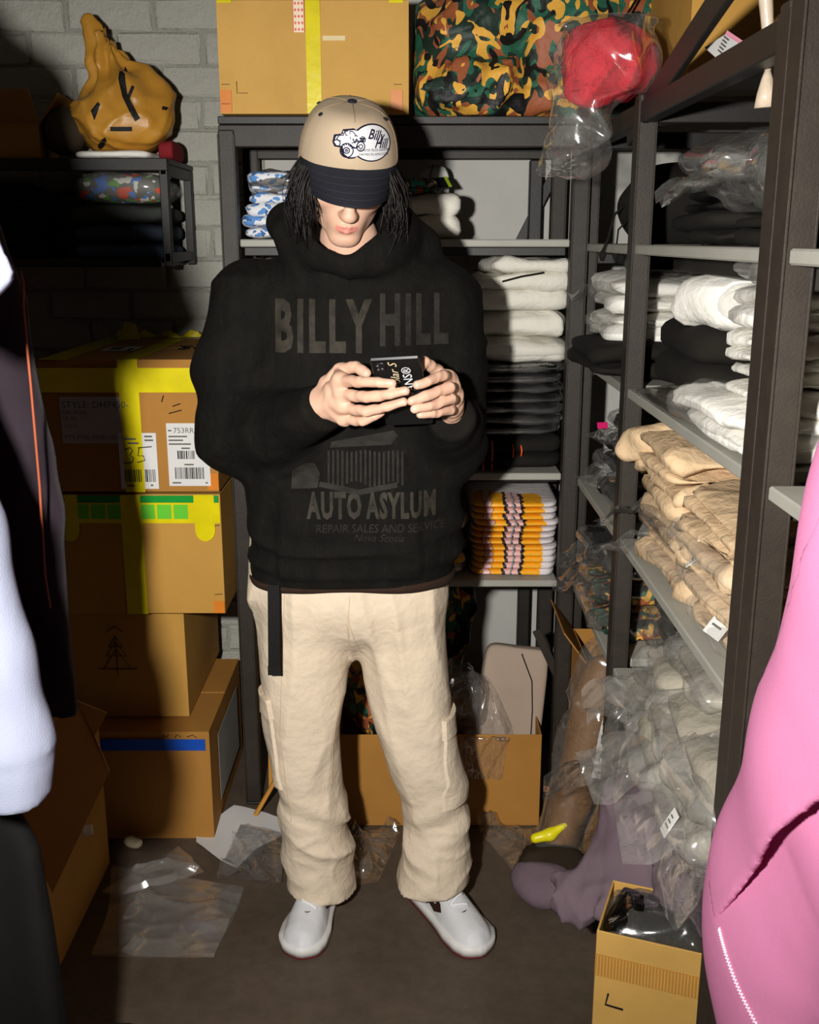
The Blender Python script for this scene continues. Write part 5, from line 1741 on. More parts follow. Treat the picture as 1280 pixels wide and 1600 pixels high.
# brim: curved sheet with thickness
m_, n_ = 40, 14
def brim(t, s):
    a = math.radians(-76 + 152 * t)
    rim = cap_pt(a, 0.0)
    reach = .070 * (max(math.cos(a) - .2, 0) / .8) ** 1.0
    x = rim.x * (1 - .10 * s); y = rim.y - reach * s
    z = rim.z + .002 - .030 * s - .016 * (x / .09) ** 2 * (.25 + .75 * s) - .006 * s * s
    return Vector((x, y, z))
P = np.zeros((m_, n_, 3)); Pb = np.zeros((m_, n_, 3))
for i in range(m_):
    for j in range(n_):
        v = brim(i / (m_ - 1), j / (n_ - 1)); P[i, j] = CM @ v; Pb[i, j] = CM @ (v + Vector((0, 0, -.0042)))
bmb = MB(); bmb.grid(P, flip=False); bmb.grid(Pb, flip=True)
bmb.grid(np.stack([P[:, -1], Pb[:, -1]], 1)); bmb.grid(np.stack([P[0], Pb[0]], 1)); bmb.grid(np.stack([P[-1], Pb[-1]], 1), flip=True)
bmb.build('brim', NAVY, cap)
# stitching rows on the brim, button, eyelets
BST = cloth('brim_stitch', lin(50, 50, 58), .05, 900, .2)
for s in (.3, .5, .7, .88):
    MB().tube([CM @ (brim(t, s) + Vector((0, 0, .0006))) for t in np.linspace(.06, .94, 40)], .0006, 4).build('brim_stitch', BST, cap)
bt_ = MB(); B2 = superell(.017, .017, .009, 18, 9, 1, 1); bt_.grid(B2, True, 0, CM @ Matrix.Translation(cap_pt(0, 1.0) + Vector((0, 0, -.004)))); bt_.build('cap_button', NAVY, cap)
for u in (-1.05, 1.05, -2.1, 2.1):
    p = cap_pt(u, .62); MB().grid(superell(.009, .009, .003, 12, 6, 1, 1), True, 0, CM @ Matrix.Translation(p) @ (p - Vector((0, 0, .03))).to_track_quat('Z', 'Y').to_matrix().to_4x4()).build('eyelet', NAVY, cap)
SEAMK = cloth('cap_stitch', lin(150, 128, 100), .05, 900, .2)
for u in (0, math.pi / 3 * 1.15, -math.pi / 3 * 1.15, math.pi, 2.2, -2.2):
    MB().tube([CM @ (cap_pt(u, v) * 1.003) for v in np.linspace(.02 if u else .62, .985, 22)], .0007, 4).build('panel_seam', SEAMK, cap)
# patch
pu, pv = .17, .33
o = cap_pt(pu, pv); nrm = Vector((math.sin(pu) * .95, -math.cos(pu), .22)).normalized()
PM = CM @ frame(o + nrm * .05, (math.cos(pu), math.sin(pu), -.02), nrm) @ Matrix.Diagonal((1.27, 1.27, 1, 1))
def oval(k=1.0, n=40):
    """Outline of the patch: an oval at the right with the truck bulging out at the left."""
    pts = []
    for i in range(n):
        a = -2.35 + 4.75 * i / (n - 1); pts.append((.0145 + .0310 * k * math.cos(a), .0005 + .0240 * k * math.sin(a)))
    g = .0 if k == 1 else .0022
    pts += [(-.012 , .0185 - g), (-.0255, .0165 - g), (-.028 + g, .011), (-.0365 + g, .009 - g), (-.0385 + g, .000), (-.036 + g, -.006 + g), (-.029 + g, -.0065 + g), (-.026 + g, -.0165 + g), (-.018, -.0205 + g), (-.010, -.0195 + g)]
    return pts
def cap_lay(VF, off, mat, name):
    V, F = drape(VF, PM, capbv, off, .2)
    return MB().add(V, F).build(name, mat, cap)
cap_lay(sheet(oval(1.0), .006), .0012, NAVI, 'patch_border')
cap_lay(sheet(oval(.925), .006), .0020, WHT, 'patch')
def cap_text(s, x, y, size, sh=0, sx=1, rz=0, name='patch_lettering', bold=0):
    V, F = font_mesh(s, size, sh, bold=bold)
    c, s_ = math.cos(rz), math.sin(rz)
    V = [(x + (p[0] * sx) * c - p[1] * s_, y + (p[0] * sx) * s_ + p[1] * c, 0) for p in V]
    if size > .01: V, F = V + [(p[0] + .0006, p[1] + .0002, 0) for p in V] + [(p[0] + .0003, p[1] - .0005, 0) for p in V], F + [tuple(i + len(V) for i in f) for f in F] + [tuple(i + 2 * len(V) for i in f) for f in F]
    V, F = refine(V, F, .0022)
    cap_lay((V, F), .0027, NAVI, name)
cap_text('Billy', .0060, .0070, .0178, .35, .84, -.16); cap_text('Hill', .0165, -.0050, .0178, .35, .84, -.06)
cap_text('MONSTER TRUCK GRAVEYARD', -.005, -.0098, .0048, 0, .72); cap_text('DARTMOUTH, NOVA SCOTIA', -.005, -.0152, .0046, 0, .74)
# truck drawing in line work
def line(pts, w=.0007):
    mbl = MB(); qs = []
    for i in range(len(pts) - 1):
        a, b = Vector((*pts[i], 0)), Vector((*pts[i + 1], 0)); d = (b - a)
        if d.length < 1e-6: continue
        n = Vector((-d.y, d.x, 0)).normalized() * w * .65
        qs.append([a - n, b - n, b + n, a + n])
    V = [p for qd in qs for p in qd]; F = [tuple(range(4 * k, 4 * k + 4)) for k in range(len(qs))]
    V2, F2 = drape((V, F), PM, capbv, .0024, .2); mbl.add(V2, F2); return mbl
def circ(cx, cy, r, n=18, sy=1.0): return [(cx + r * math.cos(2 * math.pi * i / n), cy + r * sy * math.sin(2 * math.pi * i / n)) for i in range(n + 1)]
truck = [line(circ(-.021, -.0095, .0082, 20, 1.1), .0012), line(circ(-.0215, -.0095, .0038), .0012), line(circ(-.0215, -.0095, .0014), .0012), line(circ(-.003, -.0035, .0055, 18, 1.1), .0012), line(circ(-.003, -.0035, .0026), .001),
         line(circ(-.0335, -.0012, .0040), .001),
         line([(-.034, .004), (-.030, .009), (-.026, .009), (-.0235, .0145), (-.0135, .0145), (-.009, .0095), (.001, .0085), (.0035, .0065), (.003, .0025), (-.006, .0035), (-.014, .0005), (-.030, .002), (-.034, .004)], .0009),
         line([(-.0235, .0145), (-.0225, .0095), (-.009, .0095)], .0008), line([(-.0175, .0145), (-.017, .0045)], .0007), line([(-.005, .0068), (.0025, .0062)], .0018), line([(-.004, .0045), (.002, .0042)], .0012),
         line([(-.014, .006), (-.011, .0005), (-.009, .006), (-.006, .001)], .0012), line([(-.018, -.003), (-.010, -.006), (-.006, -.003)], .0016)]
for k in range(8):
    a = .4 + k * .42; truck.append(line([(-.021 + .006 * math.cos(a), -.0095 + .0066 * math.sin(a)), (-.021 + .009 * math.cos(a + .15), -.0095 + .0099 * math.sin(a + .15))], .0011))
tm = MB()
for t_ in truck: tm.add(t_.v, t_.f)
tag(tm.build('patch_drawing', NAVI, cap), kind='stuff')

# ---- hair: many tapered locks from under the cap to the jaw and collar
HAIR = plain('dark_hair', lin(17, 13, 10), .5, .22, 0, .3, 60)
hr = random.Random(9)
hm_ = MB()
G = HM.to_3x3().inverted() @ Vector((0, 0, -1))            # hair hangs straight down in the room
HMi = HM.inverted()
def lock(u, ln, r0, wob, out, inset=.93, n=9):
    b = cap_pt(u, .0)
    p = HMi @ (CM @ Vector((b.x * inset, (b.y - .008) * inset + .008, b.z + .006)))
    pts = []; rs = []
    d0 = Vector((math.sin(u) * out, -math.cos(u) * out * .6, 0))
    W = hr.uniform(0, 6.28); w2 = hr.uniform(0, 6.28)
    for k in range(n):
        t = k / (n - 1)
        q_ = p + G * (ln * t) * .8 + Vector((0, 0, -1)) * (ln * t) * .2
        q_ = q_ + d0 * (math.sin(math.pi * min(max(t - .12, 0) * 1.0, 1)) * .8 + t * t * .25) + Vector((wob * math.sin(W + 4 * t), wob * math.sin(w2 + 4.4 * t), 0)) * t
        if t > .12:                                      # keep out of the head
            e = Vector((q_.x / .073, (q_.y - .012) / .088, (q_.z + .01) / .12))
            if e.length < 1.0:
                k_ = 1 / max(e.length, .3); q_ = Vector((q_.x * k_, .012 + (q_.y - .012) * (1 + (k_ - 1) * .6), q_.z))
        pts.append(HM @ q_); rs.append(r0 * (1 - .8 * t ** 1.8))
    hm_.tube(pts, rs, 5, 0, True, .6)
for k in range(620):
    side = 1 if hr.random() < .5 else -1
    u = side * hr.uniform(.84, 2.2)
    lock(u, hr.uniform(.105, .165) if abs(u) > 1.05 else hr.uniform(.085, .125), hr.uniform(.0014, .0036), hr.uniform(.002, .014), hr.uniform(.000, .030), hr.uniform(.80, .95))
for k in range(120):
    lock(hr.uniform(2.1, 4.2), hr.uniform(.10, .16), .005, .008, .015, hr.uniform(.84, .95))
for k in range(40):                                   # thin flyaway strands at the sides
    side = 1 if k % 2 else -1
    lock(side * hr.uniform(.9, 1.7), hr.uniform(.11, .17), .0011, .014, hr.uniform(.02, .038))
hm_.build('hair', HAIR, person, label='dark chin length hair hanging from under the cap')

# ---- phone in the hands
ph_c = at(612, 604, 1.772)
e1 = (at(660, 560, 1.758) - at(575, 562, 1.778)).normalized()                     # along the short edge
n_ = Vector((-.10, -.80, -.58)).normalized()                                        # back of the phone: towards us and down
e1 = (e1 - n_ * e1.dot(n_)).normalized(); e2 = n_.cross(e1).normalized()
ph = thing('phone', 'black phone with white and cream lettering on its back held in both hands', 'phone', tuple(ph_c))
top = (at(575, 563, 1.760) + at(657, 560, 1.745)) / 2
PHM = Matrix((e1, e2, n_)).transposed().to_4x4(); PHM.translation = top - e2 * .0775
if e2.z < 0: print('phone flipped', e2)
MB().box(-.0425, .0425, -.080, .080, -.0088, 0, .0028, 0, PHM).build('phone_case', plain('black_case', lin(18, 18, 18), .35, .5, 0, .1, 30), ph)
MB().box(-.0400, .0400, -.077, .077, -.0094, -.0086, .0002, 0, PHM).build('screen', plain('dark_glass', lin(8, 9, 11), .06, .6), ph)
camr = MB().grid(superell(.020, .020, .0024, 24, 7, .5, .7), True, 0, PHM @ Matrix.Translation((-.0265, .062, -.0004))).build('camera_bump', plain('camera_black', lin(22, 22, 24), .2, .6), ph)
for dx, dy in ((-.0035, .004), (.0035, -.003), (-.0035, -.004)):
    MB().tube([PHM @ Vector((-.0265 + dx, .062 + dy, .0016)), PHM @ Vector((-.0265 + dx, .062 + dy, .0026))], .0022, 12).build('lens', plain('lens_grey', lin(90, 88, 84), .15, .6), camr)
CREAM = plain('cream_print', lin(206, 186, 150), .6); WPR = plain('white_print', lin(225, 225, 225), .6); RPR = plain('red_print', lin(190, 20, 30), .6)
def ph_text(s, x, y, size, rz, mat, sx=1, sh=0):
    V, F = font_mesh(s, size, sh)
    M = PHM @ Matrix.Translation((x, y, .0006)) @ Matrix.Rotation(rz, 4, 'Z') @ Matrix.Diagonal((sx, 1, 1, 1))
    MB().add([tuple(p) for p in V], F, 0, M).build('case_lettering', mat, ph)
ph_text('VANS®', .0240, -.008, .0225, math.pi / 2, WPR, .92); ph_text('Polar S', .0020, .010, .021, math.pi / 2, CREAM, 1.0, .3)
MB().box(-.014, .012, -.030, -.018, .0003, .0008, 0, 0, PHM).build('case_mark', RPR, ph)
# ------------------------------------------------------------------ things on and in the wall shelf
GOLD = plain('gold_nylon', lin(172, 122, 42), .42, .4, 0, .22, 10, .5, 30)
gb = thing('gold_bag', 'gathered gold fabric bag with black stripes on the wall shelf', 'bag', (-.80, 2.86, 1.71))
GP = [at(x, y, 2.84) for x, y in ((150, 200), (215, 195), (175, 120), (170, 75))]
def f_gold(X, Y, Z):
    d = s_ell(X, Y, Z, (-.745, 2.86, 1.795), (.128, .105, .085))
    d = smin(d, s_ell(X, Y, Z, (-.70, 2.86, 1.83), (.085, .085, .09)), .04)
    d = smin(d, s_chain(X, Y, Z, [(-.725, 2.86, 1.86), (-.775, 2.86, 1.935), (-.795, 2.86, 2.0), (-.812, 2.86, 2.035)], [.075, .034, .018, .012], .03), .05)
    th = np.arctan2(X + .76, -(Y - 2.86))
    d = d - .008 * np.sin(th * 7 + Z * 22) * np.clip((Z - 1.78) / .1, 0, 1) - .014 * (ridge(X, Y, Z, 20, 5, 2.5) - .3) - .006 * (ridge(X, Y, Z, 44, 15, 2.5) - .3) - .004 * wav(X, Y, Z, 40, 7, 2)
    return np.maximum(d, 1.719 - Z)
gvf = surfnet(f_gold, (-.95, 2.70, 1.70), (-.54, 3.02, 2.07), .006)
body = MB().surf(gvf).build('bag_body', GOLD, gb)
gbv = bvh_of(gvf)
BLKT = plain('black_tape', lin(20, 18, 16), .6, .2)
for pts in ([(146, 187), (140, 172), (151, 158), (155, 162), (147, 187)], [(172, 198), (204, 197), (204, 204), (172, 205)], [(140, 226), (163, 214), (164, 220), (142, 232)],
            [(182, 95), (190, 108), (197, 146), (217, 184), (209, 189), (188, 150), (181, 120)], [(196, 150), (203, 131), (207, 134), (200, 156)], [(245, 161), (256, 162), (255, 168), (245, 167)]):
    q_ = [at(x, y, 2.75) for x, y in pts]
    M = frame((0, 2.62, 0), (1, 0, 0), (0, -1, 0))
    VF = drape(sheet([(v.x, v.z) for v in q_], .01), M, gbv, .0015, .8)
    MB().add(VF[0], VF[1]).build('stripe', BLKT, gb)
def f_dk(X, Y, Z): return np.maximum(s_ell(X, Y, Z, (-.885, 2.83, 1.765), (.052, .07, .062)) - .004 * wav(X, Y, Z, 30, 2, 2), 1.696 - Z)  # shade on the gold bag's left side, built as a separate dark lump
sdf_obj('bag_shade_lump', f_dk, (-.96, 2.74, 1.68), (-.81, 2.92, 1.85), .007, cloth('bag_shade_grey', lin(78, 70, 58), .2, 300), None, 'dark grey lump standing in for the shaded left side of the gold bag on the wall shelf', 'pouch')
goods('folded_cloth', 'folded white cloth under the gold bag on the wall shelf', 'cloth', -.745, 2.845, 1.6945, .20, .20, .024, WHITEB, 0, 1, 301, None, None, .002)
goods('folded_cloth', 'small dark red folded cloth beside the gold bag', 'cloth', -.618, 2.86, 1.6945, .045, .14, .05, cloth('dark_red', lin(120, 30, 36), .1), 0, 1, 302, None, None, .003)
open_box('open_box', 'small open kraft box at the left end of the wall shelf', -1.03, 2.86, .19, .20, .085, KRAFT, .1, ((0, 2.35, .10), (3, 2.2, .09)), 1.695)
COLR = pattern_mat('painted_print', lin(92, 92, 84), [lin(190, 70, 40), lin(70, 110, 180), lin(90, 140, 60), lin(190, 190, 180)], 26, .60)
goods('bagged_shirt', 'grey shirt with bright painted print in a clear bag on the wall shelf', 'shirt', -.735, 2.86, 1.588, .24, .24, .078, COLR, .05, 1, 310, FILM, None, .004, bagscale=(1.02, 1.02, 1.03))
for k, (mt, lab) in enumerate(((DENIM2, 'lowest folded jeans on the wall shelf'), (DENIM, 'middle folded jeans on the wall shelf'), (cloth('grey_denim', lin(66, 70, 66), .2), 'uppermost folded jeans under the printed shirt'))):
    j = goods('folded_jeans', lab, 'jeans', -.735, 2.855, 1.4445 + .0475 * k, .25, .25, .046, mt, 0, 1, 320 + k, None, 'folded jeans on the wall shelf', .003)
    sm = MB().tube([WM[j] @ Vector((.04, -.118 - .0 * t, .006 + .034 * t)) for t in np.linspace(0, 1, 6)], .0010, 4).build('hem_stitch', plain('denim_stitch', lin(120, 122, 120), .8), j)
for k in range(3):
    goods('folded_garment', ['lowest', 'middle', 'topmost'][k] + ' dark folded garment at the far left of the wall shelf', 'garment', -1.08, 2.86, 1.4445 + .062 * k, .30, .24, .06, BLACK, 0, 2, 330 + k, None, 'dark garments on the wall shelf')

# ------------------------------------------------------------------ clothes rail and the garments at the left, near the camera
rail = thing('clothes_rail', 'black clothes rail at the left edge carrying the hanging garments', 'rack', (-.76, 1.15, 0))
MB().tube([(-.76, .55, 1.95), (-.76, 1.72, 1.95)], .0125, 12).build('rail_tube', METALB, rail)
for y in (.57, 1.70):
    MB().tube([(-.76, y, 1.95), (-.76, y, .03)], .0125, 10).build('upright', METALB, rail)
    MB().tube([(-.98, y, .022), (-.54, y, .022)], .016, 10).build('base_bar', METALB, rail)
def garment(name, label, cat, y, th, body, sleeve, mat, seed, zcut=None, extra=None, fold=.006, k=.03, lo=None, hi=None, res=.008, sflat=.6):
    """body: list of (z, x_left, x_right); sleeve: chain of (x, z, r). The garment hangs across the room at depth y."""
    bz = np.array([b[0] for b in body]); bl = np.array([b[1] for b in body]); br = np.array([b[2] for b in body])
    def f(X, Y, Z):
        xl = np.interp(Z, bz, bl).astype(np.float32); xr = np.interp(Z, bz, br).astype(np.float32)
        sx = (np.abs(X - (xl + xr) / 2) - (xr - xl) / 2)
        yy = (Y - y - .010 * np.sin(X * 40 + seed) - .008 * np.sin(Z * 9 + seed))
        d = smax(sx, np.abs(yy) - th, .03)
        d = smax(d, np.maximum(Z - bz[-1], bz[0] - Z), .02)
        if sleeve:
            e = None
            for (p, q) in zip(sleeve[:-1], sleeve[1:]):
                c = s_caps(X, y + (Y - y) / sflat, Z, (p[0], y, p[1]), (q[0], y, q[1]), p[2], q[2]); e = c if e is None else smin(e, c, .02)
            pz = sleeve[-1]; pd = np.array([pz[0] - sleeve[-2][0], pz[1] - sleeve[-2][1]]); pd = pd / np.linalg.norm(pd)
            e = smax(e, (X - pz[0]) * pd[0] + (Z - pz[1]) * pd[1] - pz[2] * .3, .008)
            e = e - .55 * fold * (ridge(X, Y, Z * .8, 18, seed + 3, 2.2) - .35)
            d = smin(d, e, k)
        d = d - fold * wav(X, Y * .3, Z * .35, 24, seed, 2)
        return extra(X, Y, Z, d) if extra else d
    t = thing(name, label, cat, (float((bl[0] + br[0]) / 2), y, float(bz[0])))
    g = MB().surf(surfnet(f, lo, hi, res)).build('garment_body', mat, t)
    # wooden hanger hooked on the rail
    MB().tube([(-.93, y, bz[-1] - .035), (-.76, y, bz[-1] + .015), (-.59, y, bz[-1] - .035)], .007, 8).build('hanger', plain('hanger_black', lin(24, 22, 20), .4), t)
    MB().tube([(-.76, y, bz[-1] + .015), (-.76, y, 1.93), (-.778, y, 1.95), (-.762, y, 1.9655), (-.745, y, 1.955)], .0022, 6).build('hanger_hook', METALB, t)
    return t
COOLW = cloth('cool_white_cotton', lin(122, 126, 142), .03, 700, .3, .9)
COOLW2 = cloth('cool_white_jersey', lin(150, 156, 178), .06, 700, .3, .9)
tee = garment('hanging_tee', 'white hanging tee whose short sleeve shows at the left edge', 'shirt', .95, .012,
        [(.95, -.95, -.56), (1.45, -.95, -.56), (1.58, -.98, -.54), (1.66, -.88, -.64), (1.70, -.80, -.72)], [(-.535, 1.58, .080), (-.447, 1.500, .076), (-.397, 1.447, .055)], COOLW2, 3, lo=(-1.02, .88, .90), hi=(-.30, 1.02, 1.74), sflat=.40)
jk = garment('hanging_jacket', 'black and purple hanging jacket with orange piping behind the white tee', 'jacket', 1.35, .030,
        [(.84, -1.0, -.520), (.95, -1.0, -.520), (1.2, -1.0, -.52), (1.40, -1.02, -.54), (1.60, -1.0, -.555), (1.72, -.98, -.575), (1.80, -.92, -.62), (1.87, -.82, -.71)], [(-.60, 1.70, .062), (-.545, 1.42, .064), (-.525, 1.15, .060), (-.522, .865, .056)], cloth('dark_purple_velour', lin(28, 20, 26), .3, 700, .4, .8, .1), 8, lo=(-1.1, 1.24, .80), hi=(-.42, 1.46, 1.92), fold=.010)
MB().tube([at(30, 424, 1.27), at(36, 440, 1.26), at(36, 480, 1.262), at(48, 600, 1.27), at(62, 760, 1.275), at(70, 900, 1.28), at(78, 950, 1.285)], .0018, 6).build('orange_piping', plain('orange_piping', lin(120, 52, 18), .7), jk)
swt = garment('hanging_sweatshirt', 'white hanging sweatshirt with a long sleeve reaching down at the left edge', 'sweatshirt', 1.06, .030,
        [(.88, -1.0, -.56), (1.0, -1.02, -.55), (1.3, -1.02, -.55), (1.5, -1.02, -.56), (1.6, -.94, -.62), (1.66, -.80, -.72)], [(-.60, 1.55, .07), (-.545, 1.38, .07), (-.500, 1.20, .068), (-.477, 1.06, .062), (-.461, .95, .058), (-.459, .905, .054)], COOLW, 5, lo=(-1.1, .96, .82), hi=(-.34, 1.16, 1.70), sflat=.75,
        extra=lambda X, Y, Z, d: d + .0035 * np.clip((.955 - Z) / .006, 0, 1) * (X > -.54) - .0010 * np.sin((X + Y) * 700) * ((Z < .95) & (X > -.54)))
trs = garment('hanging_trousers', 'black hanging trousers in the bottom left corner below the white sleeve', 'trousers', 1.24, .028,
        [(.30, -1.0, -.480), (.60, -1.0, -.482), (.72, -1.0, -.488), (.79, -1.0, -.515), (.83, -1.0, -.58), (1.0, -1.0, -.62), (1.3, -.95, -.64), (1.5, -.9, -.68)], None, cloth('deep_black_cloth', lin(13, 12, 11), .2, 700, .3), 11, lo=(-1.06, 1.14, .26), hi=(-.42, 1.34, 1.54), fold=.010)

# ------------------------------------------------------------------ big open carton with loose flaps under the rail
bc = thing('open_box', 'big open kraft carton with a raised jagged flap beneath the clothes rail', 'box', (-.98, 2.06, 0))
cx0, cx1, cy0, cy1, ch = -1.22, -.745, 1.85, 2.30, .40
for a in ((cx0, cx1, cy0, cy0 + .005), (cx0, cx1, cy1 - .005, cy1), (cx0, cx0 + .005, cy0 + .005, cy1 - .005), (cx1 - .005, cx1, cy0 + .005, cy1 - .005)):
    MB().box(*a, .004, ch, .0015).build('box_side', KRAFT, bc)
MB().box(cx0, cx1, cy0, cy1, 0, .004, .001).build('box_bottom', KRAFT, bc)
fl = [at(*p) for p in ((4, 1100, 1.80), (90, 1035, 1.84), (118, 1094, 1.84), (167, 1114, 1.83), (148, 1150, 1.82), (171, 1206, 1.81), (82, 1396, 1.74), (20, 1266, 1.74), (-40, 1200, 1.76))]
MB().poly(fl, .005, (.15, -1, .25)).build('flap', KRAFT, bc)
sr = MB().box(-.012, .012, -.012, .012, 0, .012, .003, 0, T(*at(137, 1300, 2.05), .3, .4))
sr.build('torn_paper', PAPER, bc)

# ------------------------------------------------------------------ floor litter
def floor_bag(name, label, corners, seed, mat, h=.012, amp=.008, n=46, fold=None, cat='bag', lift=.0):
    """A flattened bag lying on the floor: a crumpled double sheet spanning four floor corners (pixels)."""
    c = []
    for (x, y) in corners:
        v = (800 - y) / FPX; dz = -SP + v * CP; k = CAM_Z / -dz
        c.append(Vector(((x - 640) / FPX * k, (CP + v * SP) * k, 0)))
    mb = MB()
    for s in (1, 0):
        P = np.zeros((n, n, 3))
        for i in range(n):
            for j in range(n):
                a, b = i / (n - 1), j / (n - 1)
                P[i, j] = c[0].lerp(c[1], a).lerp(c[3].lerp(c[2], a), b)
        x, y = P[..., 0], P[..., 1]; z = x * 0
        e = np.minimum.outer(np.minimum(np.linspace(0, 1, n), np.linspace(1, 0, n)), np.ones(n)) * 1
        g = np.linspace(0, 1, n); ed = np.clip(np.minimum(np.minimum(g, 1 - g)[:, None], np.minimum(g, 1 - g)[None]) * 6, 0, 1)
        top = h * ed * (.6 + .4 * wav(x, y, z, 14, seed, 2)) + amp * 2.4 * ridge(x, y, z, 17, seed + 1, 4) + amp * .8 * ridge(x, y, z, 44, seed + 2, 3) + .003
        P[..., 0] += .010 * wav(x, y, z, 12, seed + 7, 1); P[..., 1] += .010 * wav(x, y, z, 12, seed + 9, 1)
        P[..., 2] = np.maximum(top if s else .0012 + 0 * x, .001) + lift
        mb.grid(P, flip=not s)
    o = mb.build(name, mat, None)
    return tag(o, label, cat)
FILMF = film('floor_polybag', (1, 1, 1, 1), .075, .4, .16, .5, 14, (.9, .88, .82, 1), .45)
floor_bag('clear_bag', 'large flat clear bag lying on the floor at the left', ((146, 1488), (345, 1496), (380, 1390), (176, 1352)), 401, FILMF, .006, .005)
floor_bag('clear_bag', 'folded over clear bag end on the large flat floor bag', ((160, 1402), (196, 1408), (318, 1366), (270, 1332)), 402, FILMF, .022, .008, lift=.012)
floor_bag('clear_bag', 'crumpled clear bag on the floor between the shoes and the open box', ((545, 1388), (592, 1380), (618, 1300), (540, 1306)), 403, FILMC, .02, .016)
floor_bag('clear_bag', 'wide crumpled clear bag on the floor beside the left shoe of the person', ((830, 1392), (918, 1398), (905, 1300), (745, 1298)), 404, FILMC, .03, .020)
floor_bag('clear_bag', 'clear bag lying on the white paper beside the trouser leg', ((335, 1385), (436, 1395), (452, 1318), (380, 1300)), 405, FILMC, .012, .010, lift=.016)
def paper(label, pts, seed, h=.010):
    c = []
    for (x, y) in pts:
        v = (800 - y) / FPX; dz = -SP + v * CP; k = CAM_Z / -dz
        c.append(((x - 640) / FPX * k, (CP + v * SP) * k))
    V, F = sheet(c, .02)
    a = np.array([[v.x, v.y] for v in V]); z = h * (1 + wav(a[:, 0], a[:, 1], a[:, 0] * 0, 12, seed, 2)) + .002
    vs = [(v.x, v.y, float(max(zz, .002))) for v, zz in zip(V, z)]
    vb = [(x, y, z - .0008) for x, y, z in vs]
    o = MB().add(vs, F, 0, None, True).add(vb, [f[::-1] for f in F], 0, None, True).build('paper_sheet', PAPER, None)
    return tag(o, label, 'paper')
paper('crumpled white paper sheet on the floor in front of the left stack', [(306, 1288), (334, 1284), (366, 1267), (418, 1275), (452, 1284), (452, 1300), (400, 1330), (370, 1362), (345, 1346), (318, 1325), (307, 1318)], 3, .012)
def f_scrap(X, Y, Z): return np.maximum(s_ell(X, Y, Z, (0, 0, .012), (.030, .014, .014)) - .004 * wav(X, Y, Z, 80, 3, 2), .001 - Z)
VF = surfnet(f_scrap, (-.045, -.03, 0), (.045, .03, .04), .004); p = at(207, 1322, 2.36)
tag(MB().surf(VF, 0, T(p.x, 2.37, 0, -.4)).build('paper_scrap', cloth('cream_paper', lin(196, 182, 150), .05), None), 'small crumpled cream paper scrap on the floor by the lowest box', 'paper')
st = [at(407, 1090, 2.40), at(409, 1180, 2.40)]
WOOD = plain('pine_stick', lin(190, 132, 52), .6, .3)
tag(MB().bar((-.385, 2.62, .02), (-.385, 2.70, .50), .012, .012, .002).build('wooden_stick', WOOD, None), 'upright pine stick leaning behind the trouser leg', 'stick')
tag(MB().bar((-.412, 2.50, .012), (-.33, 2.52, .155), .012, .010, .002).build('wooden_stick', WOOD, None), 'short slanted pine stick beside the left rack post', 'stick')

# ------------------------------------------------------------------ lower right: purple garments and the carton of black bags
ob = open_box('open_box', 'open kraft carton full of black bags at the lower right', .474, 1.672, .23, .165, .295, KRAFTB, -.36)
MO = WM[ob]
mf = MO @ frame((0, -.0832, .148), (1, 0, 0), (0, -1, 0))
TAPEB = plain('brown_fibre_tape', lin(176, 124, 52), .4, .5)
MB().box(-.115, .115, .055, .10, 0, .0008, 0, 0, mf).build('packing_tape', TAPEB, ob)
for k in range(34):
    pass
mb = MB()
for k in range(40):
    x = -.111 + k * .0057; mb.box(x, x + .0012, .056, .099, .0008, .0011, 0, 0, mf)
tag(mb.build('tape_thread', plain('tape_thread', lin(206, 166, 96), .5), ob), kind='stuff')
scrawl(ob, mf, [[(-.088, .022), (-.092, -.002), (-.06, -.004)]], .0020)
MB().box(-.06, -.02, -.145, -.075, 0, .0008, 0, 0, mf).build('carton_label', PAPER, ob)
mlf = MO @ frame((-.1155, 0, .148), (0, -1, 0), (-1, 0, 0))
MB().box(.055, .075, .085, .135, 0, .0008, 0, 0, mlf).build('red_tape', plain('red_tape', lin(150, 24, 30), .4), ob)
goods('black_bag', 'lower crumpled black bag in the lower right carton', 'bag', .474, 1.672, .06, .19, .13, .12, BLKBAG, -.36, 1, 411, None, None, .010)
goods('black_bag', 'upper black bag under clear film in the lower right carton', 'bag', .462, 1.678, .18, .19, .125, .135, BLKBAG, -.36, 1, 412, FILMC, None, .012, bagamp=.014, bagscale=(1.03, 1.03, 1.05))
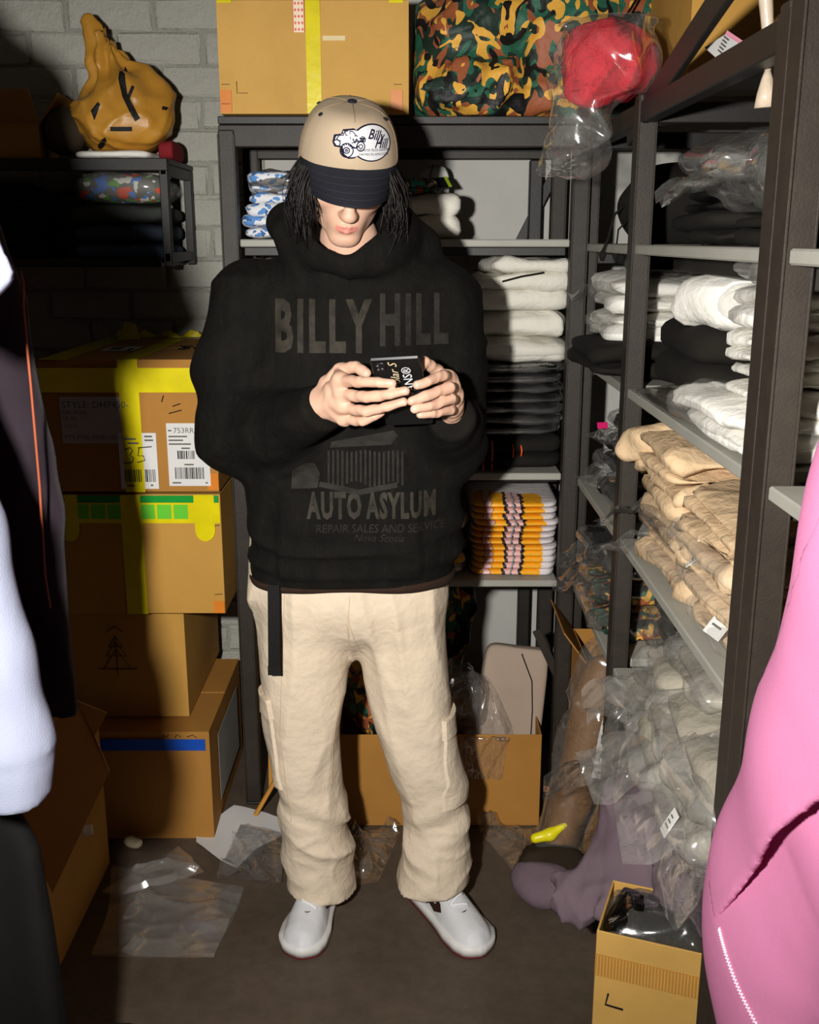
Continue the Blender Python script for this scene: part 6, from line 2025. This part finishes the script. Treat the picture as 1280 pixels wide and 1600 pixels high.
def f_pur(X, Y, Z):
    d = s_ell(X, Y, Z, (.63, 1.96, .22), (.20, .13, .25))
    d = smin(d, s_ell(X, Y, Z, (.52, 1.95, .30), (.12, .11, .17)), .05)
    def strip(pts, rs, fl):                                # a flattened sleeve or leg
        e = None
        for p, q, a, b in zip(pts[:-1], pts[1:], rs[:-1], rs[1:]):
            n = np.array([-.35, -.55, .76])
            m_ = (np.array(p) + np.array(q)) / 2
            h_ = ((X - m_[0]) * n[0] + (Y - m_[1]) * n[1] + (Z - m_[2]) * n[2]) * (fl - 1)
            c = s_caps(X + h_ * n[0], Y + h_ * n[1], Z + h_ * n[2], p, q, a, b) / fl
            e = c if e is None else smin(e, c, .012)
        return e
    d = smin(d, strip([(.56, 1.90, .40), (.47, 1.885, .31), (.40, 1.87, .235), (.352, 1.87, .195)], [.075, .070, .060, .058], 2.0), .010)
    d = smin(d, strip([(.56, 1.86, .42), (.535, 1.79, .385), (.525, 1.73, .335), (.522, 1.685, .285)], [.075, .064, .056, .054], 2.0), .010)
    d = smin(d, strip([(.52, 1.87, .33), (.455, 1.83, .265), (.415, 1.80, .225)], [.062, .052, .046], 2.0), .008)
    d = d - .010 * (ridge(X, Y, Z, 18, 17, 2.2) - .35) - .007 * (ridge(X, Y, Z, 34, 19, 2.6) - .3) - .003 * wav(X, Y, Z, 40, 3, 2)
    return np.maximum(d, .002 - Z)
sdf_obj('purple_garment', f_pur, (.25, 1.58, -.02), (.86, 2.12, .52), .0065, PURPLE, None, 'faded purple garment heaped below the side rack over the carton edge', 'garment')
def f_pur2(X, Y, Z):
    d = s_ell(X, Y, Z, (.33, 2.16, .035), (.09, .07, .05))
    return np.maximum(d - .010 * (ridge(X, Y, Z, 20, 37, 2.2) - .35) - .004 * wav(X, Y, Z, 30, 3, 2), .002 - Z)
sdf_obj('purple_garment', f_pur2, (.1, 2.0, -.02), (.44, 2.26, .12), .0075, PURPLE, None, 'second faded purple garment flat on the floor under clear plastic', 'garment')
empty_bag('shiny crumpled clear bag lying on the purple garment by the far post', .48, 1.99, .365, .17, .16, .12, 421, FILMC, .4, (2.6, .10, .12, .08), .022)

# ------------------------------------------------------------------ top right: carton, papers and tassel on the upper side rack
carton('cardboard_box', 'kraft carton on the top shelf of the side rack behind the slanting rail', .53, .86, 2.14, 2.50, 1.775, 2.06, KRAFT)
fb = carton('cardboard_box', 'flat kraft carton at the near end of the top shelf of the side rack', .58, .87, 1.36, 1.72, 1.7745, 1.865, KRAFTB)
PINKP = plain('pink_paper', lin(232, 150, 170), .7)
lf = thing('paper_leaflet', 'white leaflet with a pink edge hanging over the top shelf of the side rack', 'paper', (.50, 1.78, 1.775))
a, b, c_, d_ = at(1101, 74, 1.78), at(1133, 54, 1.72), at(1163, 73, 1.64), at(1128, 98, 1.70)
MB().poly([a, d_, c_, b], .001, (-.4, -.8, .5)).build('leaflet_page', PAPER, lf)
MB().poly([b, c_, c_ + Vector((.004, .0, .004)), b + Vector((.003, 0, .006))], .001, (-.4, -.8, .5)).build('leaflet_edge', PINKP, lf)
MB().poly([c_, at(1215, 40, 1.56), at(1212, 52, 1.56), c_ + Vector((.0, .0, -.006))], .001, (-.4, -.8, .5)).build('leaflet_flap', PINKP, lf)
ML_ = frame(a.lerp(c_, .5) + Vector((-.001, -.003, .001)), d_ - a, (a - d_).cross(c_ - d_) * (1 if (a - d_).cross(c_ - d_).y < 0 else -1))
mb = MB()
for k in range(5): mb.box(-.012, .010 - .003 * (k % 2), .010 - k * .005, .012 - k * .005, .0005, .0009, 0, 0, ML_)
tag(mb.build('leaflet_print', INKG, lf), kind='stuff')
tas = thing('tassel_cord', 'pale plastic covered cord with a knotted tuft hanging beside the near post', 'cord', tuple(at(1198, 150, 1.42)))
CORDM = plain('pale_plastic_cord', lin(176, 160, 140), .3, .5, 0, .1, 40, .5, 60)
pts = [at(1196, -60, 1.42), at(1197, 0, 1.42), at(1201, 60, 1.42), at(1200, 112, 1.42)]
MB().tube(pts, [.010, .009, .007, .004], 10).build('cord_sleeve', CORDM, tas)
MB().tube([at(1200, 110, 1.42), at(1199, 122, 1.42), at(1198, 145, 1.42), at(1197, 168, 1.42)], [.004, .007, .012, .015], 12).build('tuft', CORDM, tas)
MB().tube([at(1196, -60, 1.42), (.47, 1.42, 2.0), (.50, 1.38, 1.93)], .003, 6).build('tie', CORDM, tas)

# ------------------------------------------------------------------ white goods on the nearest rack
for k, (z0, yy, h, lab) in enumerate(((1.2185, 1.03, .07, 'lowest white garment on the nearest rack at the right edge'), (1.288, 1.04, .07, 'middle white garment on the nearest rack at the right edge'),
                                      (1.357, 1.03, .06, 'topmost white garment on the nearest rack at the right edge'))):
    goods('folded_hoodie', lab, 'hoodie', .64, yy, z0, .34, .34, h, WHITEB, R90, 2, 430 + k, None, 'white garments on the nearest rack')
open_box('open_box', 'slim kraft box on the nearest rack behind the white garments', .66, 1.165, .34, .05, .22, KRAFT, 0, (), 1.2185)
goods('bagged_garment', 'white bagged garment low on the nearest rack beside the pink sweatshirt', 'bag', .63, 1.08, .9155, .22, .34, .05, WHITEB, R90, 1, 440, FILMC, None, .006)

# ------------------------------------------------------------------ pink sweatshirt hanging on the front of the nearest rack
PINK = cloth('pink_fleece', lin(192, 116, 152), .04, 900, .35, .95, 0)
def f_pink(X, Y, Z):
    x0 = .372
    Xs = x0 + (X - x0) / .42
    slv = s_chain(Xs, Y, Z, [(x0, .66, 1.50), (x0, .755, 1.27), (x0, .845, 1.02), (x0, .945, .82), (x0, .962, .76)], [.125, .130, .128, .116, .116], .04)
    lowr = s_chain(Xs, Y, Z, [(x0 + .015, .955, .75), (x0 + .015, .86, .62), (x0 + .015, .80, .42)], [.112, .115, .11], .04)
    d = smin(slv, lowr, .03)
    bod = smax(np.abs(Y - .68) - .17, np.maximum(Z - 1.50, .25 - Z), .04); bod = smax(bod, np.abs(X - .385) - .020, .02)
    d = smin(d, bod, .04)
    # deep crease between sleeve and body
    d = d - .005 * wav(X * .6, Y, Z * .7, 16, 5, 2) - .006 * (ridge(X, Y, Z, 11, 9, 2) - .35) * np.clip((.9 - Z) / .2, 0, 1)
    return np.maximum(d, X - .415)
def slit(Y, Z):                                           # signed distance across, and place along, the sleeve's lower edge
    return -.805 * (Y - .74) - .593 * (Z - 1.085) + .010 * np.sin(Z * 9), (.593 * (Y - .74) - .805 * (Z - 1.085)) / .354
def f_pbody(X, Y, Z):
    sg, al = slit(Y, Z)
    o = f_pink(X, Y, Z)
    e = o + .105 * np.clip(1.0 - al, 0, .55) * np.where(sg > 0, np.exp(-(sg / .085) ** 2), np.exp(-(sg / .05) ** 2))
    return np.maximum(smin(e, np.maximum(o, .384 - X), .012), X - .415)
def f_psleeve(X, Y, Z):                                   # the sleeve's cloth, lying over the body up to that edge
    sg, al = slit(Y, Z); o = f_pink(X, Y, Z) - .0015
    return smax(np.maximum(np.maximum(o, -o - .018), np.maximum(al - 1.0, -.16 - sg)), sg, .006)
pvf = surfnet(f_pbody, (.25, .45, .2), (.43, 1.28, 1.66), .0062)
pk = thing('hanging_sweatshirt', 'pink sweatshirt hanging on the front of the nearest rack at the right', 'sweatshirt', (.372, .85, .25))
pg = MB().surf(pvf).build('garment_body', PINK, pk)
MB().surf(surfnet(f_psleeve, (.25, .45, .6), (.43, 1.28, 1.66), .0045)).build('sleeve', PINK, pk)
pbv = bvh_of(pvf)
MP = frame((.10, 0, 0), (0, -1, 0), (-1, 0, 0))
seam_pts = []
def on_plane(px, py, X0):
    u, v = (px - 640) / FPX, (800 - py) / FPX; k = X0 / u
    return Vector((X0, (CP + v * SP) * k, CAM_Z + (-SP + v * CP) * k))
sp_ = [on_plane(x, y, .345) for x, y in ((1160, 1452), (1168, 1490), (1180, 1545), (1192, 1600), (1204, 1660))]
for i in range(len(sp_) - 1):
    for t_ in np.linspace(0, 1, 10, endpoint=False): seam_pts.append(sp_[i].lerp(sp_[i + 1], t_))
def lay(p):
    h = pbv.ray_cast(Vector((.10, p.y, p.z)), Vector((1, 0, 0)), .6); return h[0] if h[0] else p
SS = cloth('pale_seam_thread', lin(236, 200, 214), .03, 900, .2)
l2 = [lay(p) + Vector((-.0008, 0, 0)) for p in seam_pts]
mb = MB()
for i, p in enumerate(l2):
    if i: 
        q0 = l2[i - 1]; d_ = (p - q0); n2 = Vector((0, -d_.z, d_.y)); n2 = n2.normalized() * .0045 if n2.length > 0 else Vector((0, .0045, 0))
        mb.tube([q0 - n2, q0 + n2, p - n2], .0010, 4)
tag(mb.build('seam', SS, pk), kind='stuff')
MB().tube([(.372, .62, 1.49), (.40, .74, 1.53), (.372, .86, 1.49)], .006, 8).tube([(.40, .74, 1.53), (.402, .74, 1.60), (.41, .74, 1.62)], .0024, 6).build('hanger', MATS['hanger_black'], pk)
